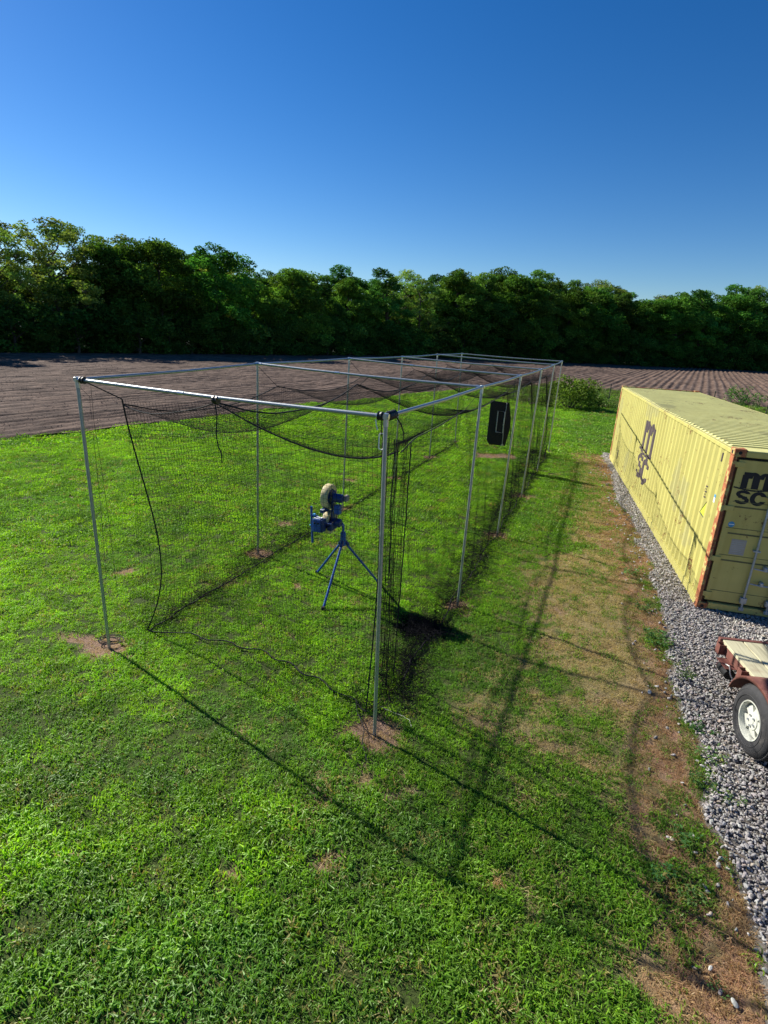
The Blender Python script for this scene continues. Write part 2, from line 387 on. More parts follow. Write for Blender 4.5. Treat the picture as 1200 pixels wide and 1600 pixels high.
fc = lerp(fc, (.26, .19, .155), .5 * sstep(.3, 1, np.cos(2 * math.pi * ph)) * sstep(.3, .65, fbm(FX, FYY, 3.5, 96, 3)))
fc = fc * (.8 + .4 * fn2)[..., None]
fc = fc * .76
set_col(me, 'tint', fc.reshape(-1, 3)[used])
M['tilled'] = ground_mat('tilled_earth', 9, 1.)
tag(link('tilled_field', me, None, M['tilled']), kind='structure')

# gravel bed
gx = np.arange(1.6, 13, .12); gy = np.arange(-1, 22.5, .12); QX, QY = np.meshgrid(gx, gy); gk = gravel_mask(QX, QY)
qz = ground_z(QX, QY) * .5 + .018 * sstep(.2, .9, gk) - .06 * sstep(.25, 0, gk) - .004
me, used = grid_mesh('gravel', QX, QY, qz, gk > .25)
set_col(me, 'tint', (np.ones((QX.size, 3)) * np.array([.19, .17, .15]))[used])
M['bed'] = ground_mat('gravel_fines', 60, .9)
tag(link('gravel_bed', me, None, M['bed']), kind='structure')

# ------------------------------------------------------------------ scattering with geometry nodes
def make_coll(name, meshes, mat):
    c = bpy.data.collections.new(name)
    for i, me_ in enumerate(meshes):
        me_.materials.append(mat); o = bpy.data.objects.new(f'{name}_{i:02d}', me_); c.objects.link(o)
    return c
def scatter(name, pts, rot, scl, tint, idx, coll, label=None):
    me_ = bpy.data.meshes.new(name); me_.vertices.add(len(pts)); me_.vertices.foreach_set('co', np.ascontiguousarray(pts, np.float32).ravel())
    a = me_.attributes.new('rot', 'FLOAT_VECTOR', 'POINT'); a.data.foreach_set('vector', np.ascontiguousarray(rot, np.float32).ravel())
    a = me_.attributes.new('scl', 'FLOAT_VECTOR', 'POINT'); a.data.foreach_set('vector', np.ascontiguousarray(scl, np.float32).ravel())
    a = me_.attributes.new('idx', 'INT', 'POINT'); a.data.foreach_set('value', np.ascontiguousarray(idx, np.int32))
    set_col(me_, 'tint', tint)
    o = link(name, me_); tag(o, label, None, None, 'stuff')
    ng = bpy.data.node_groups.new(name, 'GeometryNodeTree')
    ng.interface.new_socket('Geometry', in_out='INPUT', socket_type='NodeSocketGeometry'); ng.interface.new_socket('Geometry', in_out='OUTPUT', socket_type='NodeSocketGeometry')
    gi = ng.nodes.new('NodeGroupInput'); go = ng.nodes.new('NodeGroupOutput'); ip = ng.nodes.new('GeometryNodeInstanceOnPoints')
    ci = ng.nodes.new('GeometryNodeCollectionInfo'); ci.inputs[0].default_value = coll; ci.inputs[1].default_value = True; ci.inputs[2].default_value = True
    def na(nm, ty):
        n_ = ng.nodes.new('GeometryNodeInputNamedAttribute'); n_.data_type = ty; n_.inputs[0].default_value = nm; return n_.outputs[0]
    ng.links.new(gi.outputs[0], ip.inputs['Points']); ng.links.new(ci.outputs[0], ip.inputs['Instance'])
    ip.inputs['Pick Instance'].default_value = True
    ng.links.new(na('idx', 'INT'), ip.inputs['Instance Index']); ng.links.new(na('rot', 'FLOAT_VECTOR'), ip.inputs['Rotation']); ng.links.new(na('scl', 'FLOAT_VECTOR'), ip.inputs['Scale'])
    ng.links.new(ip.outputs[0], go.inputs[0])
    md = o.modifiers.new('scatter', 'NODES'); md.node_group = ng
    return o

def tuft(r, n, hmin, hmax, w, lean, seed, seg=2, flat=0.):
    g = np.random.default_rng(seed); V = []; Fq = []
    for b in range(n):
        a = g.uniform(0, 2 * math.pi); q = r * math.sqrt(g.uniform()); base = np.array([math.cos(a) * q, math.sin(a) * q, -.004])
        h = g.uniform(hmin, hmax); da = g.uniform(0, 2 * math.pi); ln = g.uniform(.1, lean)
        dr = np.array([math.cos(da), math.sin(da), 0]); ww = w * g.uniform(.6, 1.3); tw = g.uniform(0, math.pi); 
        sd = np.array([math.cos(tw), math.sin(tw), 0]) * ww / 2
        p1 = base + dr * h * ln * .35 + np.array([0, 0, h * (.62 - .3 * flat)]); p2 = base + dr * h * (ln * 1.1 + flat) + np.array([0, 0, h * max(.12, 1 - ln * .55) * (1 - flat * .9)])
        k = len(V); V += [base - sd, base + sd, p1 + sd * .9, p1 - sd * .9, p2]; Fq += [(k, k + 1, k + 2, k + 3), (k + 3, k + 2, k + 4)]
    m_ = bpy.data.meshes.new('tuft'); m_.from_pydata([tuple(v) for v in V], [], Fq); m_.update(); return m_
M['grass'] = leafy('grass_blade', inst=True, transl=.42, gloss=.05, rough=.5)
cn = make_coll('lawn_tuft_near', [tuft(.06, 20, .018, .052, .0066, 1.35, 100 + i) for i in range(8)] + [tuft(.05, 16, .02, .06, .004, 1., 140 + i, flat=.8) for i in range(4)], M['grass'])
cm_ = make_coll('lawn_tuft_mid', [tuft(.12, 34, .022, .055, .012, 1.8, 200 + i) for i in range(6)] + [tuft(.11, 26, .02, .05, .008, 1., 240 + i, flat=.8) for i in range(3)], M['grass'])
cf = make_coll('lawn_tuft_far', [tuft(.24, 44, .025, .06, .026, 1.9, 300 + i) for i in range(5)] + [tuft(.22, 30, .02, .05, .018, 1., 340 + i, flat=.8) for i in range(3)], M['grass'])
def rand_pts(x0, x1, y0, y1, dens):
    n = int((x1 - x0) * (y1 - y0) * dens); return rng.uniform(x0, x1, n), rng.uniform(y0, y1, n)
def grass_zone(name, x0, x1, y0, y1, d0, d1, dens, coll, ng_, nf_, sc):
    x, y = rand_pts(x0, x1, y0, y1, dens)
    dist = np.hypot(x, y) + rng.uniform(-.8, .8, len(x))
    k = (dist > d0) & (dist <= d1) & in_view(x, y, 0, 130); x, y = x[k], y[k]
    bare, yel, clv, red, n1, n2, n3, n4 = masks(x, y); gm = gravel_mask(x, y); fd = field_dist(x, y)
    nb = fbm(x, y, .11, 61, 2)
    green_p = (1 - bare * 1.05) * (1 - .86 * yel) * (1 - sstep(.25, .75, gm) * (1 - .45 * lush_mask(x, y))) * np.where(fd < .0, 1, 0) * (.22 + .95 * sstep(.30, .52, nb) + .12 * sstep(.35, .6, n2))
    straw_p = np.clip(bare * .42 * (gm < .6) + yel * .85, 0, .9) * np.where(fd < .1, 1, 0) * (1 - sstep(.2, .6, gm) * .9)
    u = rng.uniform(0, 1, len(x)); g = u < green_p; s_ = (~g) & (u < green_p + straw_p)
    k = g | s_; x, y, g = x[k], y[k], g[k]; bare, yel, clv, red, n1, n2, n3, n4 = [a[k] for a in (bare, yel, clv, red, n1, n2, n3, n4)]
    n = len(x); j = rng.uniform(0, 1, n)
    c = lerp(np.ones((n, 3)) * np.array([.19, .41, .018]), (.30, .53, .024), sstep(.35, .65, n1 * .25 + j * .75))
    c = lerp(c, (.11, .26, .022), sstep(.48, .7, fbm(x, y, .22, 65, 3) * .7 + n4 * .3) * .7)
    c = lerp(c, (.08, .20, .055), clv * .7)
    l_, t_ = cage_lt(x, y)
    c = c * (1.08 + .12 * sstep(.4, .65, fbm(x, y, 1.4, 63, 3)) - .32 * sstep(.50, .34, fbm(x, y, .18, 64, 2)))[:, None]
    c = lerp(c, (.12, .25, .028), sstep(-.4, .8, l_) * .5)
    c = lerp(c, (.24, .24, .06), yel * .45 * j)
    c = lerp(c, (.34, .28, .10), (rng.uniform(0, 1, n) < .05 + .1 * yel + .15 * bare) * .9)
    st = lerp(np.ones((n, 3)) * np.array([.50, .41, .18]), (.42, .235, .135), np.clip(red * 1.2 + bare * .55, 0, 1) * rng.uniform(.4, 1, n))
    c = np.where(g[:, None], c, st) * rng.uniform(.72, 1.25, n)[:, None]
    idx = np.where(g, rng.integers(0, ng_, n), ng_ + rng.integers(0, nf_, n))
    hs = sc * (rng.uniform(.65, 1.35, n) * (.55 + .9 * n2) * (.8 + .4 * fbm(x, y, .2, 62, 2)) * (1 + .35 * sstep(4.5, 3.2, y)))
    rot = np.stack([rng.normal(0, .12, n), rng.normal(0, .12, n), rng.uniform(0, 6.28, n)], -1)
    p = np.stack([x, y, ground_z(x, y) - .02 * bare - .002], -1)
    return scatter(name, p, rot, np.stack([hs, hs, hs], -1), c, idx, coll, 'short mown lawn grass, green with straw patches')
grass_zone('grass', -9, 7, 1.6, 11, 0, 10.5, 560, cn, 8, 4, 1.)
grass_zone('grass', -16, 11, 4, 21, 10.5, 20.5, 210, cm_, 6, 3, 1.)
grass_zone('grass', -30, 34, 8, 54, 20.5, 80, 60, cf, 5, 3, 1.)

# gravel stones
def stone(seed):
    g = np.random.default_rng(seed); bm = bmesh.new(); bmesh.ops.create_icosphere(bm, subdivisions=2, radius=1)
    P = g.normal(size=(9, 3)); P /= np.linalg.norm(P, axis=1)[:, None]; dd = g.uniform(.62, .95, 9)
    sc = np.array([1, g.uniform(.6, .85), g.uniform(.42, .65)])
    for v in bm.verts:
        p = np.array(v.co); 
        for q, d_ in zip(P, dd):
            e = p @ q
            if e > d_: p = p - q * (e - d_)
        v.co = p * sc
    m_ = bpy.data.meshes.new('stone'); bm.to_mesh(m_); bm.free(); return m_
def stone_mat():
    m, nt, out = new_mat('limestone'); L = nt.links.new
    a = N(nt, 'ShaderNodeAttribute'); a.attribute_name = 'tint'; a.attribute_type = 'INSTANCER'
    tc = N(nt, 'ShaderNodeTexCoord'); n_ = N(nt, 'ShaderNodeTexNoise', Scale=2.5, Detail=6.); L(tc.outputs['Object'], n_.inputs[0])
    f = ramp(nt, n_.outputs[0], [(.3, (.75, .75, .75)), (.7, (1.2, 1.2, 1.2))]); c = mixc(nt, 1., a.outputs[0], f, 'MULTIPLY')
    b = N(nt, 'ShaderNodeBsdfPrincipled', Roughness=.85); b.inputs['Specular IOR Level'].default_value = .25; L(c, b.inputs[0]); L(b.outputs[0], out.inputs[0]); return m
M['stone'] = stone_mat()
cs = make_coll('crushed_stone', [stone(500 + i) for i in range(10)], M['stone'])
CY, CX0, CY0 = .2492, 5.0596, 7.9992
def in_container(x, y, m=.12):
    dx, dy = x - CX0, y - CY0; w = dx * math.cos(CY) - dy * math.sin(CY); l = dx * math.sin(CY) + dy * math.cos(CY)
    return (w > m) & (w < 2.44 - m) & (l > m) & (l < 12.19 - m)
x, y = rand_pts(2.2, 12, 1.4, 21.5, 2000)
gm = gravel_mask(x, y); k = in_view(x, y, 0, 160) & (rng.uniform(0, 1, len(x)) < np.maximum(sstep(.35, .85, gm), .020 * (gm > .002))) & ~in_container(x, y)
x2, y2 = rand_pts(1.9, 7.5, 1.6, 19, 45); ge2 = gravel_edge(y2) - x2
k2 = (ge2 > -.1) & (ge2 < .75) & (rng.uniform(0, 1, len(x2)) < sstep(.75, .0, ge2) * .8)
x3, y3 = rand_pts(2.6, 4.6, 1.4, 4.0, 300); gm3 = gravel_mask(x3, y3); k3 = gm3 > .5
nk = int(k.sum()); x = np.concatenate([x[k], x2[k2]]); y = np.concatenate([y[k], y2[k2]]); n = len(x)
farf = sstep(9, 16, np.hypot(x, y))
r_ = rng.uniform(.009, .022, n) * rng.choice([1, 1, 1, 1.3, .7], n) * np.where(np.arange(n) < nk, 1, 1.25) * (1 + .2 * farf); bright = rng.uniform(.28, .48, n) * rng.choice([1, 1, 1, .7], n)
tint = bright[:, None] * np.array([1., .935, .865]) * (1 + rng.normal(0, .025, (n, 3)))
tint = np.where((rng.uniform(0, 1, n) < .06)[:, None], tint * np.array([1.05, .93, .80]), tint)
stz = ground_z(x, y) * .5 + .012 + rng.uniform(-.004, .030, n) * sstep(.3, .9, gravel_mask(x, y))
scatter('gravel', np.stack([x, y, stz], -1), rng.uniform(0, 6.28, (n, 3)) * np.array([.12, .12, 1]) + rng.normal(0, .35, (n, 3)) * np.array([1, 1, 0]),
        np.stack([r_ * rng.uniform(.9, 1.4, n), r_, r_], -1), tint, rng.integers(0, 10, n), cs, 'loose crushed grey limestone gravel')

# earth clods on the near part of the tilled field
x, y = rand_pts(-30, 12, 8, 50, 20); k = (field_dist(x, y) > 0) & in_view(x, y, 0, 60); x, y = x[k], y[k]; n = len(x)
bb = x * fv[0] + y * fv[1]; zz = .045 * np.cos(2 * math.pi * (bb / .76 + .12 * (fbm(x, y, 9., 91, 2) - .5))) + (fbm(x, y, 14., 93, 2) - .5) * .25 - .01
r_ = rng.uniform(.010, .028, n) * rng.uniform(.6, 1.2, n)
scatter('clods', np.stack([x, y, zz], -1), rng.uniform(0, 6.28, (n, 3)), np.stack([r_, r_, r_ * .8], -1), rng.uniform(.6, 1.35, n)[:, None] * np.array([.18, .13, .105]), rng.integers(0, 10, n), cs, 'crumbled brown earth clods on the tilled field')

# ------------------------------------------------------------------ trees
def leaf_cloud(centres, radii, per, size, g, tints, flat=.75):
    C_ = []; T_ = []; 
    for c, r, tn in zip(centres, radii, tints):
        n = max(8, int(per * r * r)); d = g.normal(size=(n, 3)); d /= np.linalg.norm(d, axis=1)[:, None]
        q = r * g.uniform(.35, 1.08, n) ** .6; p = c + d * q[:, None] * np.array([1, 1, flat]); C_.append(p)
        T_.append(np.ones((n, 3)) * tn * g.uniform(.7, 1.3, n)[:, None])
    C_ = np.concatenate(C_); T_ = np.concatenate(T_); n = len(C_)
    nr = g.normal(size=(n, 3)) + np.array([0, 0, .9]); nr /= np.linalg.norm(nr, axis=1)[:, None]
    a = np.cross(nr, g.normal(size=(n, 3))); a /= np.linalg.norm(a, axis=1)[:, None]; b = np.cross(nr, a)
    sz = size * g.uniform(.6, 1.35, n)[:, None]
    V = np.stack([C_ - a * sz * .5, C_ + b * sz * .32 + nr * sz * .06, C_ + a * sz * .55, C_ - b * sz * .32 - nr * sz * .05], 1).reshape(-1, 3)
    return V, np.arange(n * 4).reshape(-1, 4), np.repeat(T_, 4, 0)
M['leaf'] = leafy('tree_leaf', transl=.32, gloss=.015, rough=.7)
M['bark'] = simple('bark', (.10, .082, .062), .9, 0, .35, 2, .5, 20)
def make_tree(seed, H, R, style):
    """returns (trunk mesh, crown mesh); the crown is a stack of rounded lobes carried on limbs"""
    g = np.random.default_rng(seed); mb = MB(); cen = []; rad = []; tin = []
    lean = g.normal(0, .03, 2) * H; tr = max(.10, H * .018)
    pts = [(0, 0, -.4)] + [(lean[0] * q * q + g.normal(0, .06), lean[1] * q * q + g.normal(0, .06), H * .84 * q) for q in (.12, .3, .5, .7, .88, 1)]
    mb.tube(pts, [tr * 1.35, tr, tr * .85, tr * .68, tr * .45, tr * .25, tr * .1], 7)
    base_c = np.array({'round': (.066, .158, .022), 'tall': (.054, .135, .024), 'airy': (.14, .225, .045), 'bush': (.052, .12, .020)}[style])
    lobes = []
    if style == 'bush':
        for k in range(10): a = k * 2.4; lobes.append((math.cos(a) * R * .5, math.sin(a) * R * .5, H * ((.12, .45, .62)[k % 3] + g.uniform(-.04, .04)), R * .5, H * .32))
    else:
        nl = {'round': 17, 'tall': 18, 'airy': 24}[style]
        for k in range(nl):
            q = (k + .5) / nl; a = k * 2.4 + g.uniform(-.4, .4); z = H * ((.20 if style != 'airy' else .30) + (.66 if style != 'airy' else .62) * q + g.uniform(-.03, .03))
            ext = R * (.72 if style != 'airy' else .85) * math.sqrt(max(.05, math.sin(math.pi * min(.97, .22 + .75 * q)))) * g.uniform(.6, 1.1) * (1 - .30 * q ** 4)
            lr = R * {'round': .46, 'tall': .42, 'airy': .29}[style] * g.uniform(.75, 1.25) * (1 - .12 * q)
            lobes.append((lean[0] * q * q + math.cos(a) * ext, lean[1] * q * q + math.sin(a) * ext, min(z, H - lr * .8), lr, lr * .82))
        lr = R * {'round': .42, 'tall': .34, 'airy': .22}[style]; lobes.append((lean[0], lean[1], H - lr * .9, lr, lr * .85))
    for (x, y, z, lr, lz) in lobes:
        zb = max(.3, z - math.hypot(x, y) * .9 - .4); q = zb / H
        mb.tube([(lean[0] * q * q, lean[1] * q * q, zb), (x * .55, y * .55, zb + (z - zb) * .45), (x, y, z)], [tr * .34, tr * .2, tr * .06], 5, False)
        lt_ = g.uniform(.75, 1.75); nc = int({'round': 15, 'tall': 14, 'airy': 9, 'bush': 12}[style])
        for c in range(nc):
            d = g.normal(size=3); d /= np.linalg.norm(d); d[2] = abs(d[2]) if g.uniform() < .6 else d[2]
            p = np.array([x, y, z]) + d * np.array([lr, lr, lz]) * g.uniform(.6, .98)
            if p[2] < .3: p[2] = .15 + .3 * g.uniform()
            cen.append(p); rad.append(lr * {'round': .34, 'tall': .36, 'airy': .40, 'bush': .36}[style] * g.uniform(.7, 1.25)); tin.append(base_c * lt_ * g.uniform(.8, 1.25) * np.array([g.uniform(.85, 1.2), 1, 1]))
            if style == 'airy': mb.tube([(x, y, z), tuple(p)], [tr * .08, tr * .03], 4, False)
    cen = np.array(cen); rad = np.array(rad)
    per = {'round': 230, 'tall': 260, 'airy': 260, 'bush': 150}[style]
    V, Fq, T = leaf_cloud(cen, rad, per, {'round': .25, 'tall': .24, 'airy': .20, 'bush': .22}[style], g, tin)
    cm = np_mesh('crown', V, Fq); set_col(cm, 'tint', T); return mb.mesh('trunk', 60), cm
VARS = {}
for k, (sd, H, R, st) in {'broad': (11, 13, 5.2, 'round'), 'dense': (12, 14, 4.8, 'round'), 'upright': (13, 16, 4.2, 'tall'), 'tall': (14, 17, 4.6, 'tall'), 'airy': (15, 15.5, 5.4, 'airy'), 'light': (16, 13.5, 4.6, 'airy'), 'low': (17, 5.0, 3.4, 'bush'), 'scrub': (18, 4.2, 3.0, 'bush')}.items():
    t_, c_ = make_tree(sd, H, R, st); t_.materials.append(M['bark']); c_.materials.append(M['leaf']); VARS[k] = (t_, c_, H)
def put_tree(name, var, x, y, h, label, cat='tree', group=None, wide=1., z=-.1):
    t_, c_, H = VARS[var]; s_ = h / H
    e = empty(name, (x, y, z), rng.uniform(0, 6.28), label, cat, group); e.scale = (s_ * wide, s_ * wide, s_)
    link('trunk', t_, e); link('crown', c_, e); return e
# tree-line edge: measured on the far side of the field
EDGE = np.array([(-95, -8), (-66, 28), (-41, 60), (-22, 81), (-1.5, 102.5), (22, 112), (50, 121), (82, 128.5), (125, 138), (170, 145)])
seg = np.diff(EDGE, axis=0); sl_ = np.hypot(*seg.T); cum = np.concatenate([[0], np.cumsum(sl_)])
def edge_pt(s, back):
    i = int(np.clip(np.searchsorted(cum, s) - 1, 0, len(seg) - 1)); u = seg[i] / sl_[i]; p = EDGE[i] + u * (s - cum[i]); nrm = np.array([-u[1], u[0]]); return p + nrm * back
def horizon_height(px, py, dist):
    D = ray(px, py); return CAM_H + D[2] / math.hypot(D[0], D[1]) * dist
# skyline of the wood as seen in the photograph (pixel x -> pixel y)
SKY = np.array([(-60, 330), (0, 338), (25, 350), (60, 345), (100, 330), (130, 340), (160, 362), (200, 368), (250, 368), (300, 372), (340, 378), (370, 405), (400, 418), (440, 418), (475, 412), (515, 406), (560, 425), (590, 414),
                (640, 418), (690, 420), (735, 410), (765, 418), (810, 407), (840, 420), (880, 432), (930, 432), (965, 438), (1000, 455), (1040, 450), (1080, 445), (1130, 443), (1190, 446), (1260, 450)])
LAND = [(-1e9, 'beyond the left edge of the field'), (40, 'behind the field left of the cage'), (150, 'behind the near left cage corner'), (260, 'behind the left half of the front bar'), (370, 'behind the second left pole'), (470, 'behind the middle of the cage'),
        (560, 'behind the third left pole'), (640, 'behind the fourth left pole'), (700, 'behind the far left cage corner'), (770, 'behind the far end of the cage'), (850, 'behind the far right cage corner'), (910, 'behind the green roadside bush'),
        (975, 'behind the far end of the container'), (1050, 'behind the middle of the container roof'), (1130, 'behind the right side of the container'), (1210, 'beyond the right edge of the container')]
LOOK = {'broad': 'broad dark green tree', 'dense': 'dense rounded dark tree', 'upright': 'upright leafy tree', 'tall': 'tall clumpy tree', 'airy': 'tall airy pale green tree', 'light': 'light green open-crowned tree'}
seen_l = {}
def uniq(lb):
    n_ = seen_l.get(lb, 0); seen_l[lb] = n_ + 1
    return lb if n_ == 0 else lb + [', next one right', ', third along', ', fourth along', ', fifth along'][min(n_ - 1, 3)]
front = ['broad', 'dense', 'upright', 'broad', 'tall', 'dense', 'upright', 'light', 'dense', 'tall', 'broad', 'upright', 'dense', 'broad', 'tall']
s0 = 8.; i = 0
while s0 < cum[-1]:
    p = edge_pt(s0, 3.5 + rng.uniform(-1, 1.5)); px, py, dep = project(p[0], p[1], 0); d = math.hypot(*p); vis = dep == dep and -60 < px < 1260
    v = front[i % len(front)]
    if vis and px < 210: v = ['airy', 'light', 'broad'][i % 3]
    if vis:
        want = np.interp(px, SKY[:, 0], SKY[:, 1]) + rng.uniform(3, 20); h = float(horizon_height(float(px), want, d)) + .1
        lb = LOOK[v] + ' edging the wood ' + [t for a, t in LAND if a <= px][-1]
    else: h = rng.uniform(12, 15); lb = 'tree at the wood edge outside the photograph'
    if vis or (-75 < p[0] < 95): put_tree('tree', v, p[0], p[1], h, uniq(lb) if vis else lb, 'tree', 'trees along the far edge of the field' if vis else 'trees further along the wood', 1.3)
    s0 += rng.uniform(5.6, 7.6); i += 1
s0 = 10.; i = 0
while s0 < cum[-1]:
    p = edge_pt(s0, 10.5 + rng.uniform(-1.5, 2)); px, py, dep = project(p[0], p[1], 0); d = math.hypot(*p); vis = dep == dep and -60 < px < 1260
    v = ['tall', 'airy', 'upright', 'light', 'dense', 'tall'][i % 6] if not (vis and px < 240) else ['airy', 'light'][i % 2]
    if vis:
        want = np.interp(px, SKY[:, 0], SKY[:, 1]) + rng.uniform(-3, 9); h = float(horizon_height(float(px), want, d)) + .1
        lb = LOOK[v] + ' in row two ' + [t for a, t in LAND if a <= px][-1]
        put_tree('tree', v, p[0], p[1], h, uniq(lb), 'tree', 'trees standing in the second row of the wood', 1.3)
    elif -75 < p[0] < 95: put_tree('tree', v, p[0], p[1], rng.uniform(13, 16), 'tree at the wood edge outside the photograph', 'tree', 'trees further along the wood')
    s0 += rng.uniform(6, 8.5); i += 1
s0 = 30.; i = 0
while s0 < cum[-1] - 20:
    p = edge_pt(s0, 19 + rng.uniform(-2, 3)); px, py, dep = project(p[0], p[1], 0); d = math.hypot(*p)
    if dep == dep and -80 < px < 1280:
        h = float(horizon_height(float(px), np.interp(px, SKY[:, 0], SKY[:, 1]) + rng.uniform(10, 30), d))
        if px < 260: h *= .72
        put_tree('tree', ['dense', 'broad', 'tall'][i % 3], p[0], p[1], h, 'dark tree deep in the wood, glimpsed between the front crowns', 'tree', 'trees deep in the wood', 1.4)
    s0 += rng.uniform(5.2, 7.0); i += 1
s0 = 30.; i = 0
while s0 < cum[-1] - 20:
    p = edge_pt(s0, 15 + rng.uniform(-2, 3)); px, py, dep = project(p[0], p[1], 0)
    if dep == dep and -80 < px < 1280:
        put_tree('thicket_bush', ['low', 'scrub'][i % 2], p[0], p[1], rng.uniform(6, 8.5), 'dark thicket bush filling the wood behind the front trunks', 'bush', 'thicket deep in the wood', 1.5)
    s0 += rng.uniform(4.0, 5.4); i += 1
s0 = 16.; i = 0
while s0 < cum[-1] - 10:
    p = edge_pt(s0, .8 + rng.uniform(-.9, 1.2)); px, py, dep = project(p[0], p[1], 0)
    if dep == dep and -80 < px < 1280:
        put_tree('bush', ['low', 'scrub'][i % 2], p[0], p[1], rng.uniform(3.2, 6.2), uniq('green undergrowth bush ' + [t for a, t in LAND if a <= px][-1]), 'bush', 'undergrowth along the foot of the wood', 1.3)
    s0 += rng.uniform(3.0, 4.4); i += 1

# ------------------------------------------------------------------ bushes, fence and weeds
def small_bush(name, x, y, h, r, seed, tint, label, size=.09, nc=26, per=520):
    g = np.random.default_rng(seed); cen = []; rad = []; mb = MB(); e = empty(name, (x, y, -.03), 0, label, 'bush')
    for i in range(nc):
        a = g.uniform(0, 6.28); q = math.sqrt(g.uniform()); z = h * g.uniform(.15, .9) * (1 - .45 * q * q)
        c = np.array([math.cos(a) * q * r, math.sin(a) * q * r * .8, z]); cen.append(c); rad.append(h * .22 * g.uniform(.6, 1.3))
        mb.tube([(c[0] * .15, c[1] * .15, 0), tuple(c * np.array([.6, .6, .55])), tuple(c)], [.02, .012, .004], 4, False)
    V, Fq, T = leaf_cloud(np.array(cen), np.array(rad), per, size, g, np.array(tint) * g.uniform(.7, 1.3, nc)[:, None])
    cm = np_mesh('foliage', V, Fq); set_col(cm, 'tint', T); link('foliage', cm, e, M['leaf']); mb.build('stem', M['bark'], e); return e
small_bush('bush', 11.3, 35.4, 2.3, 1.7, 41, (.11, .22, .03), 'bright green leafy bush just past the far right corner of the cage', .13, 40)
small_bush('bush', 13.6, 36.9, 1.0, 1.2, 42, (.075, .17, .03), 'low dark green bush between the tall bush and the wire fence', .11, 26)
small_bush('bush', 27.4, 43.6, 1.75, 1.3, 43, (.10, .19, .04), 'small loose green bush at the field edge behind the container', .12, 24, 260)
small_bush('bush', 9.0, 36.6, .8, 1.1, 44, (.11, .17, .05), 'low weedy clump at the foot of the far cage corner', .10, 16, 300)
small_bush('bush', 15.9, 44.0, .9, 1.0, 45, (.09, .17, .03), 'low green weeds behind the wire fence left of the container', .12, 16, 300)
M['post'] = simple('dark_fence_post', (.05, .055, .045), .7, .3, .3, 8)
fe = empty('wire_fence', (11, 38.2, 0), 0, 'thin wire fence on dark steel posts crossing between lawn and field', 'fence')
fp = [(8.6, 39.3), (11.6, 38.6), (14.7, 37.9), (17.8, 37.2), (20.9, 36.5), (24, 35.8), (27.1, 35.1), (30.2, 34.4)]
for (x, y) in fp:
    MB().tube([(x - 11, y - 38.2, -.2), (x - 11 + random.uniform(-.04, .04), y - 38.2, 1.45)], .028, 6).build('post', M['post'], fe)
for z in (.35, .7, 1.05, 1.35):
    MB().tube([(x - 11, y - 38.2, z) for x, y in fp], .006, 3).build('wire', M['post'], fe)
# rough tall grass strip along the fence
M['weed'] = leafy('weed_leaf', inst=True, transl=.4, gloss=.06)
crg = make_coll('rough_grass', [tuft(.22, 40, .16, .42, .022, .8, 600 + i) for i in range(4)], M['weed'])
x, y = rand_pts(7, 34, 33, 52, 9); ln = 38.2 - .226 * (x - 11)
k = (y > ln - .9) & (field_dist(x, y) < .2) & in_view(x, y, 0, 60) & (rng.uniform(0, 1, len(x)) < .25 + .75 * sstep(1.5, .3, np.abs(y - ln)) + .3 * (fbm(x, y, 2, 66, 2) > .5)); x, y = x[k], y[k]; n = len(x)
x4, y4 = rand_pts(-26, 12, 4, 50, 22); fd4 = field_dist(x4, y4); k = (np.abs(fd4 + .1) < .22) & in_view(x4, y4, 0, 60) & (rng.uniform(0, 1, len(x4)) < .4); 
n4_ = k.sum(); X = np.concatenate([x, x4[k]]); Y = np.concatenate([y, y4[k]]); n = len(X); sc_ = np.concatenate([rng.uniform(.5, 1.2, len(x)), rng.uniform(.15, .35, n4_)])
scatter('rough_grass', np.stack([X, Y, np.full(n, -.03)], -1), np.stack([np.zeros(n), np.zeros(n), rng.uniform(0, 6.28, n)], -1), np.stack([sc_] * 3, -1), lerp(np.ones((n, 3)) * np.array([.075, .15, .03]), (.22, .22, .08), rng.uniform(0, .7, n)), rng.integers(0, 4, n), crg, 'rough taller grass along the fence and field edge')

